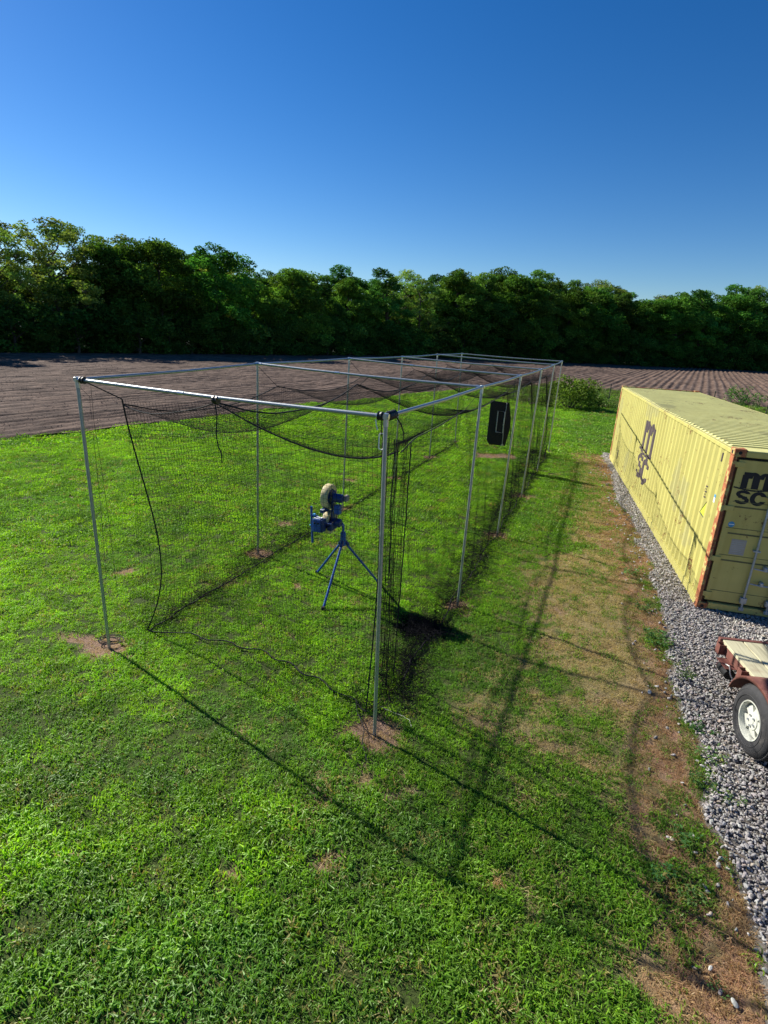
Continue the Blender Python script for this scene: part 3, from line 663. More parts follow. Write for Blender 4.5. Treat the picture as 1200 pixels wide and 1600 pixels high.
# broadleaf weeds and dead tuft near the gravel
def weed(x, y, r, seed, tint, label, nl=16, z=.012):
    """a ragged rosette: several stems, each with small pointed leaves"""
    g = np.random.default_rng(seed); V = []; Fq = []; T = []
    for st in range(max(3, nl // 4)):
        sa = g.uniform(0, 6.28); sr = r * math.sqrt(g.uniform(0, 1)) * .5; root = np.array([math.cos(sa) * sr, math.sin(sa) * sr, 0]); lean = np.array([math.cos(sa), math.sin(sa), 0]) * g.uniform(.1, .5)
        hh = r * g.uniform(.25, .7)
        for i in range(int(g.integers(5, 9))):
            a = g.uniform(0, 6.28); f = g.uniform(.1, 1); L_ = r * g.uniform(.11, .27); w_ = L_ * g.uniform(.3, .5); up = g.uniform(-.1, .5) * L_
            b = root + lean * hh * f + np.array([0, 0, hh * f]); d_ = np.array([math.cos(a), math.sin(a), 0]); s_ = np.array([-d_[1], d_[0], 0]) + [0, 0, g.uniform(-.4, .4)]; k = len(V)
            V += [b, b + d_ * L_ * .45 + s_ * w_ * .5 + [0, 0, up * .9], b + d_ * L_ * .5 + [0, 0, up * .7], b + d_ * L_ * .45 - s_ * w_ * .5 + [0, 0, up * .9], b + d_ * L_ + [0, 0, up * .5]]
            Fq += [(k, k + 1, k + 2), (k, k + 2, k + 3), (k + 1, k + 4, k + 2), (k + 2, k + 4, k + 3)]; T += [np.array(tint) * g.uniform(.6, 1.4) * (1 if g.uniform() > .12 else np.array([2.2, 1.3, 1]))] * 5
    m_ = np_mesh('weed', np.array(V), np.array(Fq)); set_col(m_, 'tint', np.array(T)); o = link('weed', m_, None, M['leaf']); o.location = (x, y, float(ground_z(x, y)) + z)
    o['kind'] = 'thing'; return tag(o, label, 'weed')
WEEDS = [(1078, 1408, .15, 30, 'leafy green weed on the brown dirt near the bottom of the gravel'), (1060, 1315, .17, 30, 'dark green weed crossed by a shadow beside the gravel'), (1030, 1010, .26, 50, 'bushy green weed at the gravel edge near the container corner'),
         (1020, 995, .2, 40, 'green weed just behind the one at the gravel edge'), (1072, 1062, .2, 28, 'sparse green weed growing into the gravel left of the trailer'), (1096, 1145, .2, 30, 'green weed at the gravel edge left of the wheel'),
         (1108, 1190, .2, 32, 'green weed at the gravel edge just below the wheel'), (1098, 1228, .2, 34, 'wide green weed at the gravel edge, lower left of the wheel'), (1152, 1262, .14, 22, 'small weed among scattered stones below the wheel'), (1140, 1360, .12, 20, 'small weed on the dirt by the gravel'),
         (1120, 1554, .10, 16, 'pale green seedling on the dirt at the bottom of the picture'), (1035, 1372, .16, 28, 'weed with curled leaves between lawn and dirt'), (985, 900, .24, 36, 'pale green weed patch along the upper gravel edge'), (1005, 955, .22, 36, 'pale green weed patch midway along the gravel edge')]
for i, (px, py, r, nl, lb) in enumerate(WEEDS):
    p = at_height(px, py); weed(p[0], p[1], r * 1.05, 700 + i, (.075, .17, .045) if i % 3 else (.10, .21, .06), lb, int(nl * 1.8))
    for k in range(3 if r > .15 else 1): pass
p = at_height(778, 1384); m_ = tuft(.05, 60, .03, .11, .005, 1.2, 801); m_.materials.append(M['leaf'])
set_col(m_, 'tint', np.ones((len(m_.vertices), 3)) * np.array([.50, .37, .16])); o = link('dead_grass_tuft', m_); o.location = (p[0], p[1], .0); tag(o, 'pale straw-coloured dead grass tuft on the lawn in front of the cage', 'grass tuft')

# ------------------------------------------------------------------ batting cage frame
fr = empty('batting_cage_frame', tuple(CO), 0, 'tall galvanised pipe frame of the batting cage on the lawn', 'batting cage')
def loc(p): return tuple(np.asarray(p, float) - CO)
PR = .0185
for i in range(6):
    for s_ in (0, 1):
        b, t = poles[i][s_]; d_ = t - b; mb = MB(); mb.tube([loc(b - d_ * .04), loc(t)], PR, 12); mb.build('pole', M['steel'], fr, 40)
M['steel_sh'] = simple('bright_steel_sleeve', (.58, .61, .63), .32, .9, .12, 14)
def fitting(p, dirs, r=PR * 1.28, ln=.085, mat='steel_sh'):
    mb = MB()
    for d_ in dirs:
        d_ = np.array(d_, float); d_ /= np.linalg.norm(d_); mb.tube([loc(p - d_ * .028), loc(p + d_ * ln)], r, 12)
    mb.build('corner_fitting', M[mat], fr, 40)
for s_ in (0, 1):
    for i in range(5):
        a, b = poles[i][s_][1], poles[i + 1][s_][1]; a = a + [0, 0, .0]; b = b + [0, 0, .0]
        MB().tube([loc(a), loc(a * .5 + b * .5 - [0, 0, .012]), loc(b)], PR, 12).build('side_rail', M['steel'], fr, 40)
for i in range(6):
    a, b = poles[i][1][1], poles[i][0][1]; mid = a * .5 + b * .5
    MB().tube([loc(a + [0, 0, .002]), loc(a * .75 + b * .25 - [0, 0, .008]), loc(mid - [0, 0, .013]), loc(a * .25 + b * .75 - [0, 0, .008]), loc(b + [0, 0, .002])], PR, 12).build('crossbar', M['steel'], fr, 40)
    MB().tube([loc(a * .62 + b * .38 - [0, 0, .010]), loc(a * .6 + b * .4 - [0, 0, .010])], PR * 1.12, 12).build('pipe_joint', M['steel_sh'], fr, 40)
    for s_ in (0, 1):
        p = poles[i][s_][1]; oth = poles[i][1 - s_][1]; dd = [oth - p, poles[i][s_][0] - p]
        if i < 5: dd.append(poles[i + 1][s_][1] - p)
        if i > 0: dd.append(poles[i - 1][s_][1] - p)
        fitting(p, dd)
def wrap(p, d_, ln, r, parent=fr, name='tape_wrap', mat='tape'):
    d_ = np.array(d_, float); d_ /= np.linalg.norm(d_); mb = MB(); n_ = max(3, int(ln / .018)); 
    pts = [loc(p + d_ * ln * k / n_) for k in range(n_ + 1)]; mb.tube(pts, [r * (1 + .18 * (k % 2)) for k in range(n_ + 1)], 10); mb.build(name, M[mat], parent, 30)
fr_r, fr_l = poles[0][1 - 1][1], poles[0][1][1]
fr_r = poles[0][0][1]; fr_l = poles[0][1][1]
wrap(fr_r + (poles[1][0][1] - fr_r) / 3.35 * .035, poles[1][0][1] - fr_r, .14, .036)
wrap(fr_r + (fr_l - fr_r) / 3.6 * .02, fr_l - fr_r, .05, .034)
wrap(fr_l + (fr_r - fr_l) / 3.6 * .05, fr_r - fr_l, .06, .034)
pc = fr_r * .5 + fr_l * .5; pc = on_section(333, 624, 0)
wrap(pc + [0, 0, .0], fr_r - fr_l, .06, .034)

# ------------------------------------------------------------------ netting
nt_o = empty('batting_net', tuple(CO), 0, 'black square-mesh netting slung inside the batting cage frame', 'net')
def strands(P, r):
    """P (m, n, 3): m polylines of n points -> triangle-section tubes"""
    P = np.asarray(P, float); m, n, _ = P.shape
    T = np.zeros_like(P); T[:, 1:-1] = P[:, 2:] - P[:, :-2]; T[:, 0] = P[:, 1] - P[:, 0]; T[:, -1] = P[:, -1] - P[:, -2]
    T /= np.linalg.norm(T, axis=2, keepdims=True) + 1e-9
    ref = np.where(np.abs(T[..., 2:3]) > .8, np.array([[[1., .3, 0]]]), np.array([[[0, 0, 1.]]]))
    a = np.cross(T, ref); a /= np.linalg.norm(a, axis=2, keepdims=True) + 1e-9; b = np.cross(T, a)
    V = np.stack([P + r * (a * math.cos(w) + b * math.sin(w)) for w in (0, 2.094, 4.189)], 2).reshape(-1, 3)
    idx = np.arange(m * n * 3).reshape(m, n, 3); Q = []
    for k in range(3):
        k2 = (k + 1) % 3; Q.append(np.stack([idx[:, :-1, k], idx[:, :-1, k2], idx[:, 1:, k2], idx[:, 1:, k]], -1).reshape(-1, 4))
    return V, np.concatenate(Q)
def net_panel(name, fn, lu, lv, cell=.05, r=.0014, step=2, label=None):
    """fn(u, v in 0..1) -> world points; lu, lv lengths in metres"""
    nu, nv = int(lu / cell), int(lv / cell); U = np.linspace(0, 1, nu + 1); Vv = np.linspace(0, 1, nv + 1)
    Us = np.linspace(0, 1, max(2, nu // step) + 1); Vs = np.linspace(0, 1, max(2, nv // step) + 1)
    A_ = fn(*np.meshgrid(Us, Vv)); B_ = fn(*[q.T for q in np.meshgrid(U, Vs)])
    v1, f1 = strands(A_, r); v2, f2 = strands(B_, r); V = np.concatenate([v1, v2]) - CO; Fq = np.concatenate([f1, f2 + len(v1)])
    o = link(name, np_mesh(name, V, Fq), nt_o, M['net']); o['kind'] = 'stuff'
    if label: o['label'] = label
    return o
BAY = CL / 5
def sagz(t, tie, sag, t0=0.):
    q = np.maximum(t, 0) / BAY; fq = q - np.floor(q); return tie - sag * 4 * fq * (1 - fq)
LT, RT = -3.25, -.16
def zL(t): return sagz(t, 3.06, .17) + .06 * sstep(.9, .1, t)
def zR(t): return sagz(t, 2.98, .13) - .12 * sstep(1.6, .8, t)
def zC(t): return sagz(t, 3.19, .20) + .05 * sstep(1, 0, t)
def lL(t): q = t / BAY; fq = q - np.floor(q); return LT + .10 * 4 * fq * (1 - fq)
def lR(t): q = t / BAY; fq = q - np.floor(q); return RT - .10 * 4 * fq * (1 - fq)
def tfront(s): return np.interp(s, [0, .2, .46, .7, .92, 1], [.25, .12, .02, .22, .55, 1.0])
def top_fn(u, v):                                               # u across, v along
    t = tfront(u) + (16.45 - tfront(u)) * v; l = lL(t) * (1 - u) + lR(t) * u
    zl, zc, zr = zL(t), zC(t), zR(t); q = t / BAY; fq = q - np.floor(q); belly = .10 + .22 * 4 * fq * (1 - fq) * 1.
    h = .46; w1 = np.clip(u / h, 0, 1); w2 = np.clip((u - h) / (1 - h), 0, 1)
    z = np.where(u < h, zl * (1 - w1) + zc * w1 - belly * 4 * w1 * (1 - w1) * .8, zc * (1 - w2) + zr * w2 - belly * 4 * w2 * (1 - w2) * .8)
    z = z + (fbm(l, t, .8, 401, 2) - .5) * .05
    return cage(l + (fbm(l, t, .9, 402, 2) - .5) * .06, t, z)
net_panel('top_panel', top_fn, 3.1, 16.6)
def crumple(P, amt, seed, sc=.35):
    x, y, z = P[..., 0], P[..., 1], P[..., 2]
    P = P.copy(); P[..., 0] += (fbm(x + z, y, sc, seed, 2) - .5) * amt; P[..., 1] += (fbm(x, y + z, sc, seed + 9, 2) - .5) * amt; return P
def wall_fn(side):
    def fn(u, v):                                               # u along, v down
        t = (1.0 if side else .25) * (1 - u) + 16.45 * u + (0 if side else .35 * v * (1 - u) ** 6)
        lt = lR(t) if side else lL(t); zt = zR(t) if side else zL(t); lb = -.06 if side else -3.5
        vv = np.clip(v / .86, 0, 1); out = np.sin(math.pi * vv) * .10 * (1 if side else -.4)
        l = lt * (1 - vv ** 1.4) + lb * vv ** 1.4 + out + (fbm(t, v * 3, .8, 411 + side, 2) - .5) * .16 * (vv > 0) * vv
        z = zt * (1 - vv) + .03 * vv
        w = np.clip((v - .86) / .14, 0, 1)                      # the surplus lies in a heap on the ground
        l = l + w * (.20 if side else .16) * np.sin(w * 7 + 5 * fbm(t, t * 0, .5, 413, 2)) + (fbm(t * 2, v * 40, .4, 415, 2) - .5) * .28 * w
        z = z + w * (.02 + .16 * fbm(t * 2, v * 30, .5, 417, 2)) * (1 - w * .5)
        t2 = t + (fbm(t * 3, v * 20, .5, 419, 2) - .5) * .22 * w + .05 * np.sin(t * 9) * np.sin(v * 3)
        return cage(l, t2, z)
    return fn
net_panel('right_wall_panel', wall_fn(1), 16.0, 3.45)
net_panel('left_wall_panel', wall_fn(0), 16.6, 3.5)
FT = np.array([(0, LT, .25, 3.12), (.15, -2.75, .14, 3.14), (.45, -1.86, .02, 3.23), (.62, -1.3, .10, 3.08), (.8, -.75, .17, 2.99), (1., -.16, .26, 3.0)])
FB = np.array([(0, -3.53, .56, .02), (.15, -2.84, .72, .03), (.45, -1.85, .80, .02), (.7, -1.1, .62, .02), (.88, -.5, .44, .02), (1., -.22, .34, .02)])
def front_fn(u, v):
    a = [np.interp(u, FT[:, 0], FT[:, k]) for k in (1, 2, 3)]; b = [np.interp(u, FB[:, 0], FB[:, k]) for k in (1, 2, 3)]
    l = a[0] * (1 - v) + b[0] * v; t = a[1] * (1 - v) + b[1] * v + .10 * np.sin(math.pi * v) + .035 * np.sin(u * 40 + 3 * v) * v
    z = a[2] * (1 - v) ** 1.02 + b[2] * v; l = l + .24 * np.sin(math.pi * v ** 1.7) * np.maximum(0, 1 - u / .4) ** 1.4
    return cage(l, t, np.maximum(z, .02))
net_panel('front_panel', front_fn, 3.15, 3.15)
def flap_fn(u, v):                                              # loose gathered netting at the near right corner
    fold = .10 * np.sin(u * 19) * (.35 + .65 * v); l = -.16 + .02 * u - .06 * v + fold; t = .26 + .74 * u + .10 * np.cos(u * 19) * v
    pinch = sstep(.15, .95, v); t = t * (1 - pinch * .5) + (1.0) * pinch * .5; z = (3.0 - .16 * u) * (1 - v) + .05
    return cage(l, t, z)
net_panel('corner_flap', flap_fn, 2.2, 3.1)
def end_fn(u, v):
    l = LT * (1 - u) + RT * u; z = (3.05 - .25 * np.sin(math.pi * (u * 2 % 1))) * (1 - v) + .03; return cage(l, 16.45 + .15 * np.sin(v * 3) + .08 * np.sin(u * 25) * v, z)
net_panel('end_panel', end_fn, 3.1, 3.1)
def end2_fn(u, v):
    l = RT - 1.0 * (1 - u) + .12 * np.sin(u * 30); return cage(l, 15.9 + .5 * u + .15 * np.cos(u * 30), 2.95 * (1 - v) + .03)
net_panel('end_fold', end2_fn, 2.4, 3.0)
# heap of netting on the grass at the near right corner
def heap(name, path, wid, hgt, n, L_, seed):
    g = np.random.default_rng(seed); P = np.array(path, float); cs_ = np.concatenate([[0], np.cumsum(np.hypot(*np.diff(P[:, :2], axis=0).T))]); out = []
    for k in range(n):
        s = g.uniform(0, cs_[-1]); m_ = int(L_ / .06); p = np.zeros((m_, 3)); hd = g.uniform(0, 6.28)
        c = np.array([np.interp(s, cs_, P[:, 0]), np.interp(s, cs_, P[:, 1])]) + g.normal(0, wid * .33, 2); z = abs(g.normal(0, hgt * .5)) + .012
        for q in range(m_):
            p[q] = (c[0], c[1], z); hd += g.normal(0, .55); c = c + .06 * np.array([math.cos(hd), math.sin(hd)]) * .8; z = max(.01, z + g.normal(0, .018)); z = min(z, hgt)
        out.append(p)
    v1, f1 = strands(np.array(out), .0018); o = link(name, np_mesh(name, v1 - CO, f1), nt_o, M['net']); o['kind'] = 'stuff'
cg = lambda px, py: at_height(px, py)
heap('net_heap', [cg(640, 1010), cg(632, 1050), cg(622, 1080), cg(600, 1105), cg(575, 1112)], .08, .10, 330, .7, 5)
heap('net_heap', [cg(640, 975), cg(655, 990), cg(680, 992)], .08, .14, 420, .6, 6)  # packed dense and black, also standing in for the machine's cast shadow
heap('net_heap', [cg(655, 1010), cg(700, 950), cg(735, 880), cg(762, 832), cg(800, 760), cg(836, 705)], .17, .17, 1700, .7, 8)
heap('net_heap', [cg(236, 985), cg(293, 948), cg(406, 864), cg(497, 826)], .05, .08, 260, .8, 9)
# border ropes of the net
def rope(pts, r=.007, name='border_rope', mat='black_cord', parent=None, jit=.0):
    pts = [np.array(p) + rng.normal(0, jit, 3) for p in pts]
    par = nt_o if parent is None else parent
    off = CO if parent in (None, fr) else np.zeros(3)
    return MB().tube([tuple(p - off) for p in pts], r, 6).build(name, M[mat], par, 50)
U_ = np.linspace(0, 1, 40); tt = np.linspace(.25, 16.45, 110); t1 = np.linspace(1.0, 16.45, 110)
rope(cage(lL(tt), tt, zL(tt)), .0075); rope(cage(lR(t1), t1, zR(t1)), .0075)
tc_ = np.linspace(.02, 16.45, 110); rope(top_fn(np.full(110, .46), np.linspace(0, 1, 110)) + [0, 0, .004], .010)
rope(top_fn(U_, U_ * 0), .0075)
rope(front_fn(U_ * 0, U_), .0085); rope(front_fn(U_ * 0 + 1, U_), .0085); rope(front_fn(U_, U_ * 0 + 1) + [0, 0, .01], .008, jit=.004)
rope(flap_fn(U_ * 0 + 1, U_), .0075, jit=.003); rope(flap_fn(U_ * 0 + .35, U_), .0055, jit=.003); rope(flap_fn(U_ * 0 + .62, U_), .0045, jit=.004)
rope([cage(-3.5 + .02 * math.sin(q * 3), q, .03) for q in np.linspace(.55, 16.4, 120)], .009, jit=.006)
rope([cage(-.05 + .04 * math.sin(q * 3), q, .05) for q in np.linspace(1.0, 16.4, 120)], .009, jit=.012)
cL = cage(LT, .25, 3.12); p0 = poles[0][1][1]; rope([p0 + (fr_r - p0) * .04 - [0, 0, .02], cL], .007, 'tie_cord')
for k in range(1, 6):
    for s_, lt_, zt_ in ((1, LT, 3.06), (0, RT, 2.98)):
        p = poles[k][s_][1]; q = cage(lt_, min(k * BAY, 16.4), zt_); rope([p + [0, 0, -.03], q], .004, 'tie_cord')
    q = cage(LT * .54 + RT * .46, min(k * BAY, 16.4), 3.19 - .02); pm = (poles[k][0][1] * .54 + poles[k][1][1] * .46); rope([pm, q], .005, 'tie_cord')
rope([fr_r - [0, 0, .02], cage(RT, .3, 3.0)], .006, 'tie_cord')
# loose ends hanging from the frame (separate cords)
def hang(name, px_list, t_sec, r, label, mat='black_cord', cat='cord'):
    pts = [on_section(px, py, t_sec) for px, py in px_list]; o = MB().tube([tuple(p) for p in pts], r, 6).build(name, M[mat], None, 50); return tag(o, label, cat)
hang('hanging_cord', [(336, 632), (339, 650), (338, 680), (341, 698), (346, 708), (347, 724)], -.02, .006, 'loose black cord hanging from the middle of the front bar')
hang('hanging_cord', [(620, 652), (627, 664), (631, 678), (630, 693)], .12, .006, 'loose black cord hanging from the near right corner')
hang('hanging_cord', [(124, 604), (140, 620), (148, 700), (158, 800), (166, 900)], .05, .0022, 'thin dark twine hanging beside the near left pole')
hang('hanging_cord', [(142, 604), (147, 660), (160, 740), (172, 830), (183, 925)], .30, .0022, 'thin dark twine hanging just inside the near left pole')
hang('white_clip', [(587, 655), (588, 664), (590, 672)], -.02, .006, 'small white clip under the front bar at the near right corner', 'white_rope', 'clip')
# carabiner
p = on_section(596, 690, .02); mb = MB(); R_ = .022; H_ = .05
mb.tube([(p[0] + R_ * math.cos(a), p[1], p[2] + (H_ if math.sin(a) > 0 else -H_) * (1 if abs(math.sin(a)) > .01 else 0) + R_ * math.sin(a)) for a in np.linspace(0, 2 * math.pi, 25)], .006, 6, False)
tag(mb.build('carabiner', M['white_rope'], None, 50), 'pale metal carabiner hanging at the near right pole below the corner', 'carabiner')
hang('hanging_cord', [(597, 655), (596, 668), (596, 682)], .02, .005, 'short cord holding the pale carabiner')
# coiled and trailing cords at the pole feet
def coil(px, py, r, turns, label, sq=.6, seed=0):
    g = np.random.default_rng(seed); c = at_height(px, py); pts = []
    for k in range(turns * 16): a = k / 16 * 2 * math.pi; rr = r * (1 + .25 * math.sin(a * .37 + 1)); pts.append((c[0] + rr * math.cos(a) + .02 * math.sin(a * .5), c[1] + rr * sq * math.sin(a), .02 + .02 * g.uniform() + .012 * math.sin(a * .7)))
    return tag(MB().tube(pts, .0055, 5).build('coiled_cord', M['black_cord'], None, 50), label, 'cord')
coil(172, 1003, .14, 3, 'black cord coiled round the foot of the near left pole', .6, 1)
def ground_cord(pxs, label, mat='black_cord', r=.005, name='trailing_cord', cat='cord'):
    P = [at_height(px, py, .03) for px, py in pxs]; Q = []
    for a, b in zip(P[:-1], P[1:]):
        for k in range(5): Q.append(a + (b - a) * k / 5 + np.array([0, 0, float(rng.uniform(-.004, .008))]))
    return tag(MB().tube([tuple(q) for q in Q + [P[-1]]], r, 5).build(name, M[mat], None, 50), label, cat)
ground_cord([(556, 1096), (558, 1112), (567, 1132), (569, 1142), (566, 1158), (570, 1176), (573, 1188)], 'black cord trailing over the bare dirt left of the near right pole foot')
ground_cord([(567, 1136), (575, 1145), (586, 1150)], 'short black cord reaching the foot of the near right pole')
ground_cord([(594, 1104), (612, 1112), (628, 1118), (640, 1126), (643, 1136)], 'thin pale cord lying on the grass right of the near right pole', 'pale_pipe', .002, 'pale_cord')

# ------------------------------------------------------------------ strike-zone target
T0 = at_height(779, 714); tg = empty('strike_zone_target', (3.45, 17.5, 0), 0, 'black hanging strike-zone target with pale rectangle at the far end of the cage', 'target')
def tp(a, z): 
    ang = -CYAW + .10; cv = .22 * max(0, (a - .22)) ** 1.1 * 2.2 + .03 * math.sin(a * 6)
    return (math.cos(ang) * a * 1.0 + math.sin(-ang) * -cv, math.sin(ang) * a + cv, z)
NA, NZ = 16, 20; rows = []; 
for j in range(NZ + 1):
    z = .72 + 1.38 * j / NZ; ch = .10; lo = -.31; hi = .42
    q = j / NZ; lo2 = lo + (ch * (1 - min(1, q / .08))) ; hi2 = hi - .12 * max(0, (q - .62) / .38) - .10 * max(0, (.35 - q) / .35)
    rows.append([tp(lo2 + (hi2 - lo2) * k / NA, z - .05 * ((k / NA) - .2) * (1 if q > .9 else .3)) for k in range(NA + 1)])
mb = MB(); mb.quadstrip(rows); o = mb.build('panel', M['black_canvas'], tg, 60); md = o.modifiers.new('thick', 'SOLIDIFY'); md.thickness = .018; md.offset = 1
def strip(pts, w, name, mat):
    mb = MB(); mb.tube([(x, y - .035, z) for x, y, z in pts], w, 5); mb.build(name, M[mat], tg, 50)
strip([tp(-.05, 1.14), tp(-.05, 1.80), tp(.18, 1.78), tp(.18, 1.12), tp(-.05, 1.14)], .018, 'zone_outline', 'grey_tape')
strip([tp(.18, 1.35), tp(.185, 1.6)], .022, 'zone_edge', 'pale_pipe')
strip([tp(.21, .74), tp(.20, 1.1), tp(.19, 1.4), tp(.21, 2.07)], .011, 'seam', 'grey_tape')
mb = MB(); mb.tube([tp(.17, .70), tp(.22, .76), tp(.27, .70)], [.02, .04, .02], 6); mb.build('pale_corner', M['pale_pipe'], tg, 50)
mb = MB(); q_ = cage(LT * .2 + RT * .8, 12.4, 3.0) - np.array([3.45, 17.5, 0]); mb.tube([tp(0, 2.08), tuple(q_)], .005, 5); mb.build('tie_cord', M['black_cord'], tg)
mb = MB(); mb.tube([tp(.2, 2.06), tuple(q_ + np.array([.6, .6, -.02]))], .005, 5); mb.build('tie_cord', M['black_cord'], tg)

# ------------------------------------------------------------------ pitching machine
pmx, pmy = -.63, 8.1
pmo = empty('pitching_machine', (pmx, pmy, 0), 0, 'blue two-wheel pitching machine on a tripod inside the cage', 'pitching machine')
def P(x, y, z): return (x - pmx, y - pmy, z)
hub = np.array([-.62, 8.1, .80])
for (fx, fy) in ((-.83, 7.34), (-1.09, 8.62), (.0, 8.30)):
    d_ = np.array([fx - hub[0], fy - hub[1]]); d_ /= np.hypot(*d_)
    MB().tube([P(hub[0] + d_[0] * .03, hub[1] + d_[1] * .03, .79), P(fx, fy, .0)], .019, 10).build('leg', M['blue'], pmo, 40)
MB().lathe([(0, 0), (0, .045), (.2, .045), (.2, .036), (.22, .036), (.22, 0)], 20, P(-.62, 8.1, .74), (0, 0, 1)).build('hub', M['blue'], pmo, 40)
mb = MB(); 
for (fx, fy) in ((-.83, 7.34), (-1.09, 8.62), (.0, 8.30)):
    d_ = np.array([fx - hub[0], fy - hub[1]]); d_ /= np.hypot(*d_); mb.tube([P(hub[0], hub[1], .84), P(hub[0] + d_[0] * .09, hub[1] + d_[1] * .09, .74)], .026, 8)
mb.build('leg_socket', M['dark_blue'], pmo, 40)
MB().tube([P(-.62, 8.1, .95), P(-.62, 8.1, 1.06), P(-.64, 8.1, 1.10), P(-.74, 8.1, 1.15)], .02, 10).build('swivel_neck', M['blue'], pmo, 40)
wd = np.array([CD[0], CD[1], 0]); ax = np.array([CR[0], CR[1], 0])
def wheel(cx, cy, cz, r, name='throwing_wheel'):
    ty = MB().lathe([(-.045, r * .62), (-.055, r * .85), (-.05, r * .96), (-.03, r), (0, r * .985), (.03, r), (.05, r * .96), (.055, r * .85), (.045, r * .62)], 40, P(cx, cy, cz), tuple(ax)).build(name, M['cream'], pmo, 40)
    MB().lathe([(-.035, 0), (-.035, r * .60), (-.03, r * .64), (.03, r * .64), (.035, r * .60), (.035, 0)], 32, P(cx, cy, cz), tuple(ax)).build('wheel_disc', M['dark_blue'], ty, 40)
    MB().lathe([(-.06, 0), (-.06, .022), (.10, .022), (.10, 0)], 12, P(cx, cy, cz), tuple(ax)).build('axle', M['steel'], ty, 40)
wx, wy = -.86, 8.12
wheel(wx, wy, 1.525, .195); wheel(wx + .02, wy, 1.115, .19)
# frame plate joining both wheels, right of them
def obox(c, hx, hy, hz, bev=.008):
    """box whose sides follow the wheel axis (ax) and throwing direction (wd)"""
    mb = MB().box((-hx, -hy, -hz), (hx, hy, hz), bev); mb.v = [tuple(np.array(c) - np.array([pmx, pmy, 0]) + np.array(v)[0] * ax + np.array(v)[1] * wd + np.array([0, 0, v[2]])) for v in mb.v]; return mb
def off(a, w, z): p = np.array([wx, wy, 0]) + a * ax + w * wd; return (p[0], p[1], z)
obox(off(.085, 0, 1.32), .012, .06, .30).build('frame_plate', M['dark_blue'], pmo)
obox(off(-.085, .03, 1.30), .010, .05, .24).build('frame_plate', M['dark_blue'], pmo)
def motor(a, w, z, r=.062, ln=.17, mat='dark_blue'):
    c = off(a, w, z); MB().lathe([(0, 0), (0, r * .85), (.01, r), (ln - .02, r), (ln, r * .8), (ln, 0)], 24, P(*c), tuple(ax)).build('motor', M[mat], pmo, 40)
motor(.10, -.02, 1.525, .068, .15); motor(.10, -.02, 1.13, .068, .13)
obox(off(.19, -.06, 1.36), .045, .05, .07).build('motor_housing', M['blue'], pmo)
M['tan'] = simple('tan_fabric', (.30, .26, .22), .8, 0, .3, 14)
obox(off(.27, .06, 1.52), .035, .05, .05, .02).build('motor_cap', M['tan'], pmo)
# control box nearest the camera, with a pale label on top
obox(off(-.03, -.27, 1.14), .068, .06, .105, .012).build('control_box', M['blue'], pmo)
obox(off(-.03, -.27, 1.248), .055, .045, .003, 0).build('label_plate', M['white'], pmo)
obox(off(.055, -.27, 1.14), .016, .058, .10, .006).build('control_box_cover', M['dark_blue'], pmo)
obox(off(.02, -.10, 1.12), .05, .12, .045).build('bracket', M['dark_blue'], pmo)
obox(off(.12, -.10, 1.10), .04, .10, .06).build('bracket', M['dark_blue'], pmo)
obox(off(.0, -.12, 1.34), .03, .10, .03).build('ball_feed', M['dark_blue'], pmo)
obox(off(.0, -.20, 1.365), .028, .03, .004, 0).build('feed_label', M['white'], pmo)
for a_, z_ in ((.098, 1.45), (.098, 1.19), (.098, 1.32)): MB().lathe([(0, 0), (0, .012), (.012, .012), (.012, 0)], 6, P(*off(a_, -.03, z_)), tuple(ax)).build('bolt', M['steel'], pmo)
MB().tube([P(*off(.16, -.05, 1.36)), P(*off(.20, -.12, 1.22)), P(*off(.12, -.20, 1.12)), P(*off(.09, -.24, 1.10))], .008, 6).build('power_cable', M['black_cord'], pmo, 50)
MB().tube([P(*off(.17, .0, 1.50)), P(*off(.22, -.06, 1.42)), P(*off(.19, -.08, 1.38))], .008, 6).build('power_cable', M['black_cord'], pmo, 50)
for k in (-.03, .03): MB().lathe([(0, 0), (0, .014), (.018, .012), (.018, 0)], 12, P(*off(-.03 + k, -.331, 1.18)), tuple(-wd)).build('dial', M['black_cord'], pmo)

for (fx, fy) in ((-.83, 7.34), (-1.09, 8.62), (.0, 8.30)): MB().lathe([(0, 0), (0, .028), (.02, .03), (.05, .024), (.05, 0)], 12, P(fx, fy, -.005), (0, 0, 1)).build('rubber_foot', M['black_cord'], pmo, 40)
# steering bar on the left with light-blue grip blocks
a1 = off(-.17, -.24, 1.40); a2 = off(-.14, -.24, .82); MB().tube([P(*a1), P(*a2)], .017, 10).build('steering_bar', M['blue'], pmo, 40)
MB().tube([P(*off(-.19, -.22, 1.24)), P(*off(-.08, -.18, 1.24))], .014, 8).build('bar_arm', M['blue'], pmo, 40)
MB().tube([P(*off(-.18, -.22, 1.10)), P(*off(-.08, -.22, 1.10))], .014, 8).build('bar_arm', M['blue'], pmo, 40)
obox(off(-.13, -.21, 1.265), .022, .022, .018).build('grip', M['light_blue'], pmo); obox(off(-.14, -.22, 1.115), .02, .022, .03).build('grip', M['light_blue'], pmo)
MB().tube([P(*off(-.18, -.22, 1.10)), P(*off(-.21, -.20, 1.08))], .010, 6).build('knob', M['light_blue'], pmo, 40)
MB().tube([P(*off(.10, -.05, 1.02)), P(-.70, 8.0, 1.10), P(-.63, 8.08, 1.08), P(-.62, 8.1, .98)], .016, 8).build('support_elbow', M['blue'], pmo, 40)

